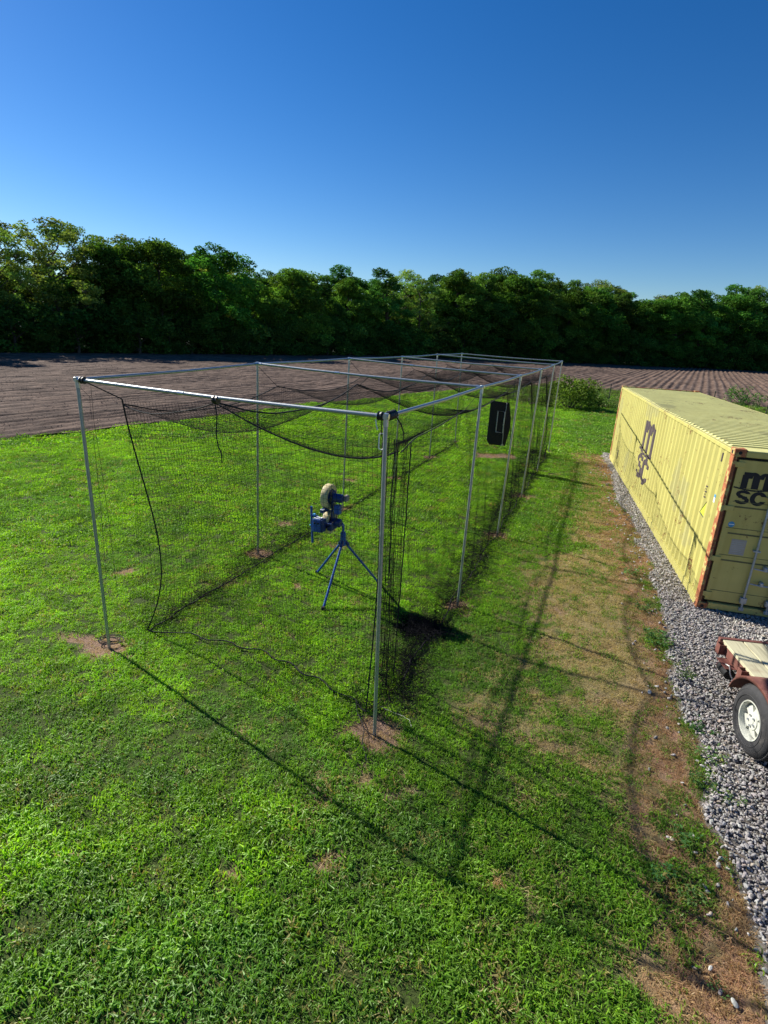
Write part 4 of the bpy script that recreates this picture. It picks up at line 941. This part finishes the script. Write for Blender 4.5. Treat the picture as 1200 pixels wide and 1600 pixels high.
# ------------------------------------------------------------------ shipping container
def container_mat(name, scuff=True, base=(.46, .425, .135)):
    m, nt, out = new_mat(name); L = nt.links.new; tc = N(nt, 'ShaderNodeTexCoord'); b = N(nt, 'ShaderNodeBsdfPrincipled', Roughness=.55); b.inputs['Specular IOR Level'].default_value = .3
    n_ = N(nt, 'ShaderNodeTexNoise', Scale=1.1, Detail=6., Roughness=.6); L(tc.outputs['Object'], n_.inputs[0])
    c = ramp(nt, n_.outputs[0], [(.3, tuple(x * .9 for x in base)), (.7, tuple(x * 1.1 for x in base))])
    if scuff:
        n2 = N(nt, 'ShaderNodeTexNoise', Scale=.55, Detail=9., Roughness=.6); L(tc.outputs['Object'], n2.inputs[0])
        f = ramp(nt, n2.outputs[0], [(.60, (0, 0, 0)), (.63, (.7, .7, .7))]); c = mixc(nt, f, c, (.36, .34, .15))
    n3 = N(nt, 'ShaderNodeTexNoise', Scale=16., Detail=8., Roughness=.75); L(tc.outputs['Object'], n3.inputs[0])
    n4 = N(nt, 'ShaderNodeTexNoise', Scale=1.7, Detail=3.); L(tc.outputs['Object'], n4.inputs[0])
    mu = N(nt, 'ShaderNodeMath', _operation='MULTIPLY'); L(n3.outputs[0], mu.inputs[0]); L(n4.outputs[0], mu.inputs[1])
    f = ramp(nt, mu.outputs[0], [(.345, (0, 0, 0)), (.385, (.9, .9, .9))]); c = mixc(nt, f, c, (.17, .075, .03))
    mp = N(nt, 'ShaderNodeMapping'); mp.inputs['Scale'].default_value = (9, 9, .5); L(tc.outputs['Object'], mp.inputs[0])
    n5 = N(nt, 'ShaderNodeTexNoise', Scale=1., Detail=5.); L(mp.outputs[0], n5.inputs[0])
    f = ramp(nt, n5.outputs[0], [(.45, (1, 1, 1)), (.75, (.88, .85, .78))]); c = mixc(nt, 1., c, f, 'MULTIPLY')
    L(c, b.inputs[0]); bp = N(nt, 'ShaderNodeBump', Strength=.12, Distance=.02); L(n_.outputs[0], bp.inputs['Height']); L(bp.outputs[0], b.inputs['Normal'])
    L(b.outputs[0], out.inputs[0]); return m
M['cy'] = container_mat('yellow_container_paint'); M['cyd'] = container_mat('yellow_paint_shade_lift', False, (.60, .485, .145)); M['cyr'] = container_mat('yellow_roof_paint', True, (.60, .575, .23))  # door copy of the same yellow, brightened and warmed against bluish shade
M['rust'] = simple('orange_rust', (.33, .11, .045), .8, 0, .45, 7, .3, 60, dirt=(.46, .40, .14), dirt_scale=5, dirt_amt=(.50, .56))
M['darkrust'] = simple('dark_rust', (.10, .035, .022), .85, 0, .4, 14, .3, 60)
M['gasket'] = simple('black_rubber', (.012, .012, .012), .7, 0, .2, 10)
M['ink'] = simple('dark_lettering', (.075, .055, .06), .7, 0, .3, 12)
M['ink2'] = simple('black_lettering', (.012, .012, .016), .6, 0, .2, 12)
M['galv'] = simple('galvanised_bar', (.42, .44, .46), .5, .6, .2, 12)
M['plac'] = simple('grey_placard', (.42, .36, .30), .6, 0, .1, 8)
M['sky_blue'] = simple('blue_sticker', (.06, .28, .50), .5, 0, .1, 8); M['lime'] = simple('lime_sticker', (.45, .55, .05), .5, 0, .1, 8)
ct = empty('shipping_container', (CX0, CY0, .02), -CY, 'long yellow shipping container with rusty corners standing on the gravel', 'shipping container')
CWD, CLN, CHH = 2.438, 12.19, 2.59
def corr(u, pitch=.278, dep=.036):
    q = (u / pitch) % 1.0; q = q * 4
    return dep * (min(1, q / .8) if q < .8 else 1 if q < 2 else max(0, 1 - (q - 2) / .8) if q < 2.8 else 0)
def side_panel(x0, sgn, u0, u1, z0, z1, name):
    us = []; u = u0
    while u < u1:
        us += [u, u + .0556, u + .139, u + .1946]; u += .278
    us = sorted(set([min(x, u1) for x in us])) ; rows = []
    for z in np.linspace(z0, z1, 9):
        rows.append([(x0 + sgn * corr(u - u0) + sgn * (.022 * math.exp(-((u - 8.6) / 1.5) ** 2 - ((z - .8) / .6) ** 2)), u, z) for u in us])
    mb = MB(); mb.quadstrip(rows); return mb.build(name, M['cy'], ct)
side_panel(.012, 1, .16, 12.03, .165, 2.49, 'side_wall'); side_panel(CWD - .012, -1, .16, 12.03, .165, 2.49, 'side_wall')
def bx(a, b, name, mat, bev=.0, par=None): return MB().box(a, b, bev).build(name, M[mat], par or ct)
for x0 in (0, CWD - .06):
    bx((x0, .16, .01), (x0 + .06, 12.03, .165), 'bottom_rail', 'cy'); bx((x0, .16, 2.49), (x0 + .06, 12.03, 2.555), 'top_rail', 'cy', .006)
# corner posts and castings
def casting(x, y, z):
    b_ = MB().box((x, y, z), (x + .162, y + .178, z + .118), .008).build('corner_casting', M['rust'], ct)
    sx = -1 if x < 1 else 1; fx = x - .0015 if x < 1 else x + .1635; fy = y - .0015 if y < 1 else y + .1795
    h = MB(); h.lathe([(0, 0), (0, .026)], 12, (x + .08, fy, z + .06), (0, 1, 0)); h.v = [(v[0], v[1], (v[2] - z - .06) * 1.0 + z + .06) for v in h.v]; h.build('casting_hole', M['gasket'], b_)
    h = MB(); h.lathe([(0, 0), (0, .03)], 12, (fx, y + .09, z + .06), (1, 0, 0)); h.build('casting_hole', M['gasket'], b_)
for x in (0 - .003, CWD - .159):
    for y in (-.003, CLN - .175):
        for z in (0, CHH - .118): casting(x, y, z)
        yy = (.0, .155) if y < 1 else (CLN - .155, CLN)
        if y < 1:
            xo = (0, .05) if x < 1 else (CWD - .05, CWD)
            MB().box((xo[0], yy[0], .118), (xo[1], yy[1], CHH - .118), .004).build('corner_post', M['rust'], ct)
            xi = (.05, .085) if x < 1 else (CWD - .085, CWD - .05)
            MB().box((xi[0], .045, .118), (xi[1], .15, CHH - .118)).build('post_inner_channel', M['darkrust'], ct)
        else:
            xo = (0, .155) if x < 1 else (CWD - .155, CWD); MB().box((xo[0], yy[0], .118), (xo[1], yy[1], CHH - .118), .004).build('corner_post', M['rust'], ct)
# back wall (far end)
rows = [[(u, CLN - .02 - corr(u - .15, .25, .04), z) for u in np.arange(.155, CWD - .15, .03)] for z in (.15, 2.48)]
MB().quadstrip(rows).build('end_wall', M['cy'], ct); bx((.16, CLN - .11, 0), (CWD - .16, CLN - .01, .15), 'end_sill', 'cy'); bx((.16, CLN - .11, 2.48), (CWD - .16, CLN - .01, 2.575), 'end_header', 'rust')
# roof
ys_ = []; y = .45
while y < 11.75: ys_ += [y, y + .012, y + .105, y + .117]; y += .209
ys_ = [.16, .3] + ys_ + [11.9, 12.03]
def rz(y):
    if y < .44 or y > 11.8: return 0
    q = (y - .45) % .209; return .020 * (min(1, q / .012) if q < .012 else 1 if q < .1051 else max(0, 1 - (q - .105) / .012) if q < .117 else 0)
xsr = [.045, .06, .10, .5, 1.0, 1.4, 1.9, CWD - .10, CWD - .06, CWD - .045]
rows = [[(x, y, 2.552 + (0 if k in (0, 1, 8, 9) else rz(y) + .004 * math.sin(x * 2.5 + y))) for k, x in enumerate(xsr)] for y in ys_]
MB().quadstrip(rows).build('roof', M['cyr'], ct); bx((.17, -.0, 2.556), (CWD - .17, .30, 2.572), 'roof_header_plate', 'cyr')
# underside
bx((.06, .1, .14), (CWD - .06, 12.1, .16), 'floor_pan', 'gasket')
for y in np.arange(.6, 12, .6): bx((.06, y, .02), (CWD - .06, y + .05, .139), 'floor_beam', 'darkrust')
# door end frame
bx((.16, .0, 2.475), (CWD - .16, .09, 2.555), 'door_header', 'cyd', .005); bx((.16, .0, .03), (CWD - .16, .09, .13), 'door_sill', 'cyd', .005)
bx((.05, .075, .13), (CWD - .05, .085, 2.475), 'door_gasket', 'gasket')
def door(x0, x1, hinge_left):
    d_ = MB().box((x0, .030, .165), (x1, .072, 2.43), .004).build('door', M['cyd'], ct)
    # pressed horizontal grooves and seams
    for z in (.40, .78, 1.20, 1.62, 2.10):
        MB().box((x0 + .10, .018, z - .155), (x1 - .10, .031, z + .155), .010).build('door_rib', M['cyd'], d_) if False else None
    for z in (.86, 1.30, 1.72): MB().box((x0 + .09, .0265, z - .012), (x1 - .09, .0305, z + .012)).build('door_groove', M['cydg'], d_)
    for z in (.345, .945, 1.385, 1.80): MB().box((x0 + .05, .0255, z - .004), (x1 - .05, .0305, z + .004)).build('door_seam', M['cyds'], d_)
    for z in (.27, .87, 1.69, 2.36):
        xa, xb = (x0 - .055, x0 + .085) if hinge_left else (x1 - .085, x1 + .055)
        h_ = MB().box((xa, .008, z - .04), (xb, .029, z + .04), .004).build('hinge', M['cyd'], d_)
        MB().tube([((xa if hinge_left else xb), .018, z - .055), ((xa if hinge_left else xb), .018, z + .055)], .013, 10).build('hinge_pin', M['rust'], h_, 40)
    return d_
M['cydg'] = simple('door_groove_dark', (.14, .125, .055), .8, 0, .3, 10); M['cyds'] = simple('door_seam_dark', (.17, .155, .07), .8, 0, .3, 10)  # groove and seam strips in darker tones of the door yellow
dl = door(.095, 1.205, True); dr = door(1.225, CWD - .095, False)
def bar(x, par):
    b_ = MB().tube([(x, -.012, .11), (x, -.012, 2.50)], .017, 12).build('locking_bar', M['galv'], par, 40)
    for z in (.08, 2.47): MB().box((x - .035, -.03, z - .005), (x + .035, .006, z + .05), .006).build('bar_keeper', M['galv'], b_)
    MB().box((x - .045, -.034, .20), (x + .045, .0295, .30), .008).build('cam_bracket', M['galv'], b_)
    for z in (1.06, 1.9): MB().box((x - .05, -.032, z), (x + .05, .0295, z + .025), .004).build('bar_clip', M['galv'], b_)
for x, par in ((.62, dl), (.97, dl), (1.46, dr), (1.84, dr)): bar(x, par)
for z, par in ((.80, dl), (.55, dl), (.80, dr), (.55, dr)):
    x = .64 if par is dl else 1.48
    h_ = MB().tube([(x, -.03, z), (x + .16, -.035, z - .015), (x + .3, -.03, z - .01)], .011, 8).build('handle', M['galv'], par, 40)
    MB().box((x + .13, -.05, z - .03), (x + .18, .029, z + .045), .01).build('handle_catch', M['galv'], par)
def disc(x, y, z, r, nrm, name, mat, par):
    return MB().lathe([(0, 0), (0, r), (-.002, r)], 20, (x, y, z), nrm).build(name, M[mat], par)
dk = disc(.205, .0285, 1.44, .045, (0, -1, 0), 'round_sticker', 'sky_blue', dl); 
MB().box((.17, .0235, 1.435), (.24, .0262, 1.447)).build('sticker_band', M['white'], dk)
pl_ = bx((.265, .026, .965), (.47, .0295, 1.215), 'placard', 'plac', 0, dl)
for k in range(7): MB().box((.28, .0248, .985 + k * .031), (.455 - .02 * (k % 3), .0262, .991 + k * .031)).build('placard_line', M['grey_tape'], pl_)
# MSC lettering ------------------------------------------------------
def in_logo(x, y):
    """x, y in 0..1 (y up); letters m over s c"""
    x = np.asarray(x); y = np.asarray(y); r = np.zeros(x.shape, bool)
    # m: y .50 .. 1
    yy = (y - .50) / .50
    for (a, b) in ((.16, .34), (.46, .66), (.78, .97)):
        r |= (x > a) & (x < b) & (yy > .0) & (yy < .82)
    def arch(cx, w, th, top, x=x, yy=yy):
        dx = (x - cx) / w; return (np.abs(dx) < 1) & (yy > .62) & ((dx ** 2 + ((yy - .62) / (top - .62)) ** 2) < 1) & ~((np.abs(x - cx) < w - th) & (((x - cx) / (w - th)) ** 2 + ((yy - .62) / .18) ** 2 < 1))
    r |= arch(.47, .19, .16, 1.0) & (x > .28); r |= arch(.785, .19, .16, 1.0) & (x > .6)
    r |= (x > .19) & (x < .40) & (yy > .80) & (yy < .98)
    r |= (x > .16) & (x < .97) & (yy > -.0) & (yy < .02)
    sw = .46 + .02 * np.sin((x - .0) * 6.28) ; r |= (x > -.02) & (x < 1.04) & (np.abs(y - .50 + .045 * np.sin((x - .1) * 3.6)) < .022)
    # s
    cx, cy = .30, .30; hw, hh = .20, .125
    def ring(cx, cy, rx, ry, t): q = ((x - cx) / rx) ** 2 + ((y - cy) / ry) ** 2; q2 = ((x - cx) / (rx - t)) ** 2 + ((y - cy) / max(ry - t * .72, .001)) ** 2; return (q < 1) & (q2 > 1)
    up_ = ring(cx, .325, hw, .118, .12) & ~((x > cx) & (y < .335)); lo_ = ring(cx, .135, hw, .118, .12) & ~((x < cx) & (y > .125))
    r |= up_ | lo_ | ((np.abs(x - cx) < .13) & (np.abs(y - .232 + .12 * (x - cx)) < .040))
    # c
    q = ring(.74, .225, .23, .215, .14); r |= q & ~((x > .78) & (np.abs(y - .225) < .075))
    return r
def logo(x_of, w, h, n_w, n_h, name, mat, par, smooth_cols=None):
    """x_of(a, b) -> 3D for a across, b up in metres; rows of small tiles"""
    xs_ = (np.arange(n_w) + .5) / n_w * 1.1 - .04; ys2 = (np.arange(n_h) + .5) / n_h; XX, YY = np.meshgrid(xs_, ys2); inn = in_logo(XX, YY); mb = MB(); maxrun = smooth_cols or 9999
    for j in range(n_h):
        i0 = None
        for i in range(n_w + 1):
            v = i < n_w and inn[j, i]
            if v and i0 is None: i0 = i
            if i0 is not None and (not v or i - i0 >= maxrun):
                a0, a1 = [(q / n_w * 1.1 - .04) * w for q in (i0, i)]; b0, b1 = j / n_h * h, (j + 1) / n_h * h
                k = len(mb.v); mb.v += [x_of(a0, b0), x_of(a1, b0), x_of(a1, b1), x_of(a0, b1)]; mb.f.append((k, k + 1, k + 2, k + 3)); i0 = i if v else None
    return mb.build(name, M[mat], par)
logo(lambda a, b: (.115 + a, .0268, 1.76 + b), .475, .50, 150, 130, 'lettering', 'ink2', dl)
LS0, LZ0 = 7.22, .56                                             # side lettering runs from far to near
def on_side(a, b):
    u = LS0 - a; z = LZ0 + b; return (.012 + corr(u - .16) + (.022 * math.exp(-((u - 8.6) / 1.5) ** 2 - ((z - .8) / .6) ** 2)) - .0045, u, z)
logo(on_side, 1.75, 1.56, 140, 90, 'side_lettering', 'ink', ct, 2)
def side_patch(u0, u1, z0, z1, name, mat, off_=.004):
    rows = [[(.012 + corr(u - .16) - off_, u, z) for u in np.linspace(u0, u1, max(2, int((u1 - u0) / .012)))] for z in (z0, z1)]; return MB().quadstrip(rows).build(name, M[mat], ct)
side_patch(.36, .46, 1.66, 1.74, 'white_sticker', 'white'); side_patch(.36, .46, 1.741, 1.79, 'blue_sticker', 'sky_blue')
mb = MB(); f_ = lambda u, z, o_=.004: (.012 + corr(u - .16) - o_, u, z)
mb.add([f_(.72, 1.33), f_(.92, 1.35), f_(.80, 1.55)], [(0, 1, 2)]); mb.build('lime_triangle', M['lime'], ct)
for a_, b_ in (((.93, 1.34), (.80, 1.57)), ((.93, 1.34), (.74, 1.30))): MB().tube([f_(*a_, .006), f_(*b_, .006)], .006, 4).build('triangle_edge', M['ink2'], ct)
for k in range(5): side_patch(.885 + .012 * (k % 2), .93, 1.60 + .045 * k, 1.625 + .045 * k, 'small_marking', 'ink')
side_patch(.58, .60, 2.28, 2.42, 'scratch', 'ink'); side_patch(1.28, 1.295, 2.22, 2.36, 'scratch', 'ink'); side_patch(.43, .47, 1.40, 1.46, 'small_marking', 'ink')
side_patch(4.70, 4.715, .75, 1.10, 'scratch', 'ink'); side_patch(8.9, 8.92, 1.35, 1.75, 'scratch', 'ink'); side_patch(10.6, 10.63, .3, .6, 'scratch', 'ink'); side_patch(8.3, 8.33, .45, .8, 'scratch', 'ink')

# ------------------------------------------------------------------ flatbed trailer
M['red'] = simple('faded_red_oxide', (.15, .055, .042), .75, 0, .3, 8, .25, 80, dirt=(.26, .13, .09), dirt_scale=6)
M['tyre'] = simple('tyre_rubber', (.028, .028, .030), .8, 0, .25, 12, .2, 60, dirt=(.07, .065, .06), dirt_scale=7)
M['rim'] = simple('cream_white_rim', (.50, .51, .44), .4, 0, .08, 8)
M['lens'] = simple('red_lens', (.45, .012, .03), .3, 0, .1, 8)
def wood_mat(name, col):
    m, nt, out = new_mat(name); L = nt.links.new; tc = N(nt, 'ShaderNodeTexCoord'); mp = N(nt, 'ShaderNodeMapping'); mp.inputs['Scale'].default_value = (14, 1.2, 14); L(tc.outputs['Object'], mp.inputs[0])
    n_ = N(nt, 'ShaderNodeTexNoise', Scale=2., Detail=8., Roughness=.65, Distortion=.6); L(mp.outputs[0], n_.inputs[0])
    oi = N(nt, 'ShaderNodeObjectInfo'); c = ramp(nt, n_.outputs[0], [(.3, tuple(x * .62 for x in col)), (.52, col), (.8, tuple(x * 1.15 for x in col))])
    hs = N(nt, 'ShaderNodeHueSaturation'); mr = N(nt, 'ShaderNodeMapRange'); mr.inputs[3].default_value = .8; mr.inputs[4].default_value = 1.15; L(oi.outputs['Random'], mr.inputs[0]); L(mr.outputs[0], hs.inputs['Value']); L(c, hs.inputs['Color'])
    n2 = N(nt, 'ShaderNodeTexNoise', Scale=2.2, Detail=5.); L(tc.outputs['Object'], n2.inputs[0]); f = ramp(nt, n2.outputs[0], [(.60, (0, 0, 0)), (.70, (.6, .6, .6))]); c2 = mixc(nt, f, hs.outputs[0], (.27, .19, .13))
    b = N(nt, 'ShaderNodeBsdfPrincipled', Roughness=.8); b.inputs['Specular IOR Level'].default_value = .2; L(c2, b.inputs[0]); bp = N(nt, 'ShaderNodeBump', Strength=.3, Distance=.004); L(n_.outputs[0], bp.inputs['Height']); L(bp.outputs[0], b.inputs['Normal']); L(b.outputs[0], out.inputs[0]); return m
M['plank'] = wood_mat('weathered_plank', (.44, .41, .27))
TY = math.radians(7.)                                            # trailer heading
tr = empty('flatbed_trailer', (4.20, 6.06, 0), -TY, 'red oxide flatbed trailer with plank deck and white spoked wheel on the gravel', 'trailer')
TWd, TLn, TZ = 1.95, 4.3, .60                                    # local: x across to the right, -y towards the camera
for k in range(8):
    x0 = .03 + k * (TWd - .06) / 8; w_ = (TWd - .06) / 8 - .016
    MB().box((x0, -TLn + .06, TZ - .04), (x0 + w_, -.055, TZ + random.uniform(-.002, .003)), .003).build('plank', M['plank'], tr)
bx((0, -.055, TZ - .10), (TWd, 0, TZ + .008), 'rear_beam', 'red', .004, tr)
bx((0, -TLn, TZ - .10), (TWd, -TLn + .055, TZ + .008), 'front_beam', 'red', .004, tr)
for x0 in (.03, TWd - .08): bx((x0, -TLn + .056, TZ - .15), (x0 + .05, -.056, TZ - .042), 'side_beam', 'red', 0, tr)
for y0 in np.arange(-TLn + .5, -.3, .6): bx((.081, y0, TZ - .12), (TWd - .081, y0 + .05, TZ - .042), 'cross_member', 'red', 0, tr)
def pocket(y0, x0=-.045):
    mb = MB(); mb.box((x0, y0, TZ - .15), (x0 + .006, y0 + .09, TZ - .02)); mb.box((x0 + .0061, y0, TZ - .15), (.029, y0 + .006, TZ - .02)); mb.box((x0 + .0061, y0 + .084, TZ - .15), (.029, y0 + .09, TZ - .02)); mb.build('stake_pocket', M['red'], tr)
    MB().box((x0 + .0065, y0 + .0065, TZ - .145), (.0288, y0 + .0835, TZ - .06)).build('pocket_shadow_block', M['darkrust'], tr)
for y0 in (-.17, -.72, -2.1, -3.0): pocket(y0)
# lamp box with round red lens at the rear left, below the deck
mb = MB(); mb.lathe([(-.02, 0), (-.02, .055), (-.03, .062), (-.24, .062), (-.24, 0)], 20, (-.012, -.22, TZ - .245), (0, 1, 0)); mb.build('lamp_tube', M['gasket'], tr, 40)
MB().lathe([(0, 0), (0, .05), (-.014, .062), (-.019, .062)], 20, (-.012, -.235 + .0, TZ - .245), (0, 1, 0)).build('tail_lamp', M['lens'], tr, 40)
bx((-.07, -.45, TZ - .178), (.06, -.20, TZ - .170), 'lamp_bracket', 'red', 0, tr)
MB().tube([(-.03, -.36, TZ - .16), (-.045, -.47, TZ - .12), (-.04, -.52, TZ - .20), (.0, -.55, TZ - .27)], .007, 6).build('wiring', M['pale_pipe'], tr, 50)
# fender and wheel
WCX, WCY, WR = -.20, -1.24, .365
wc = at_height(1171.4, 1126, WR); lx = wc[0] - 4.20; ly = wc[1] - 6.06; WCX = lx * math.cos(TY) - ly * math.sin(TY); WCY = lx * math.sin(TY) + ly * math.cos(TY)
rows = []
for a in np.linspace(math.radians(8), math.radians(172), 22):
    rr = WR + .085; y_ = WCY + math.cos(a) * rr * 1.12; z_ = WR + math.sin(a) * rr * .93 - .0
    rows.append([(WCX - .01, y_, z_ - .035), (WCX - .01, y_, z_), (WCX + .12, y_, z_ + .006), (WCX + .265, y_, z_ + .006)])
o = MB().quadstrip(rows).build('fender', M['red'], tr, 40); md = o.modifiers.new('thick', 'SOLIDIFY'); md.thickness = .006
bx((WCX + .27, WCY - .5, TZ - .03), (.029, WCY + .5, TZ - .0), 'fender_bracket', 'red', .003, tr) if WCX + .27 < .02 else None
wr = MB().lathe([(.0, WR * .545), (-.012, WR * .62), (-.020, WR * .74), (-.010, WR * .88), (.012, WR * .955), (.035, WR), (.11, WR * 1.004), (.185, WR), (.208, WR * .955), (.23, WR * .88), (.24, WR * .74), (.23, WR * .62), (.22, WR * .545)], 56, (WCX, WCY, WR), (1, 0, 0)).build('wheel', M['tyre'], tr, 35)
mb = MB()
for k in range(72):
    a = 2 * math.pi * k / 72
    for (x0, x1, sh) in ((.028, .075, 0), (.083, .135, .5), (.143, .190, 0)):
        aa = a + sh * 2 * math.pi / 72; c_, s2 = math.cos(aa), math.sin(aa); w2 = .011
        ps = [(x0, -w2), (x1, -w2 + .006), (x1, w2 + .006), (x0, w2)]
        r1, r2 = WR * .99, WR * 1.018
        vs = [(WCX + p_[0], WCY + c_ * r1 - s2 * p_[1], WR + s2 * r1 + c_ * p_[1]) for p_ in ps] + [(WCX + p_[0], WCY + c_ * r2 - s2 * p_[1], WR + s2 * r2 + c_ * p_[1]) for p_ in ps]
        mb.add(vs, [(4, 5, 6, 7), (0, 1, 5, 4), (1, 2, 6, 5), (2, 3, 7, 6), (3, 0, 4, 7)])
o = mb.build('tread', M['tyre'], wr); o['kind'] = 'stuff'
for rr, wdt in ((.70, .004), (.86, .003)): MB().lathe([(-.017 if rr < .8 else -.008, WR * rr - .006), (-.023 if rr < .8 else -.014, WR * rr), (-.017 if rr < .8 else -.008, WR * rr + .006)], 56, (WCX, WCY, WR), (1, 0, 0)).build('sidewall_ring', M['tyre'], wr, 40)
RR = WR * .56
MB().lathe([(-.004, RR), (-.010, RR * .985), (-.006, RR * .93), (.012, RR * .90), (.055, RR * .86), (.08, RR * .84), (.20, RR * .86)], 48, (WCX, WCY, WR), (1, 0, 0)).build('rim', M['rim'], wr, 40)
MB().lathe([(.07, 0), (.07, RR * .86)], 32, (WCX, WCY, WR), (1, 0, 0)).build('brake_drum', M['darkrust'], wr)  # drum disc widened and set close, standing in for shade between the spokes
mb = MB()                                                        # five-spoke face
def rimpt(r, a, x): return (WCX + x, WCY + r * math.cos(a), WR + r * math.sin(a))
hubr = RR * .38; n5 = 5
for k in range(n5):
    a = math.radians(90 + 72 * k + 20); half = .30; ends = []
    prof = [(hubr * .8, .70), (RR * .55, .50), (RR * .72, .40), (RR * .89, .46)]
    top_l = [rimpt(r, a - h_, .018 + .02 * (r / RR)) for r, h_ in prof]; top_r = [rimpt(r, a + h_, .018 + .02 * (r / RR)) for r, h_ in prof]; bl = [rimpt(r, a - h_ * 1.05, .06) for r, h_ in prof]; br = [rimpt(r, a + h_ * 1.05, .06) for r, h_ in prof]
    mb.quadstrip([bl, top_l, top_r, br])
mb.lathe([(.012, 0), (.012, RR * .17), (.018, RR * .20), (.020, hubr * 1.12), (.03, hubr * 1.2), (.06, hubr * 1.25)], 30, (WCX, WCY, WR), (1, 0, 0))
mb.build('spokes', M['rim'], wr, 35)
for k in range(5):
    a = math.radians(54 + 72 * k); MB().lathe([(.022, .0), (.004, .010), (.004, .012), (.022, .012)][::-1], 6, rimpt(RR * .27, a, 0), (1, 0, 0)).build('lug_nut', M['galv'], wr)
MB().tube([rimpt(RR * .93, .6, .0), rimpt(RR * .90, .6, -.012)], .005, 6).build('valve_stem', M['gasket'], wr)
# far-side wheel and axle
w2 = wr.copy(); COL.objects.link(w2); w2.parent = tr; w2.location = (2 * (TWd / 2 - WCX) - .22 + WCX - WCX, 0, 0); 
for ch in list(wr.children):
    c2 = ch.copy(); COL.objects.link(c2); c2.parent = w2
MB().tube([(WCX + .1, WCY, WR), (TWd + .1, WCY, WR)], .03, 10).build('axle', M['darkrust'], tr, 40)
MB().tube([(TWd * .2, -TLn, TZ - .08), (TWd * .5, -TLn - 1.0, TZ - .12)], .035, 8).build('drawbar', M['red'], tr, 40); MB().tube([(TWd * .8, -TLn, TZ - .08), (TWd * .5, -TLn - 1.0, TZ - .12)], .035, 8).build('drawbar', M['red'], tr, 40)
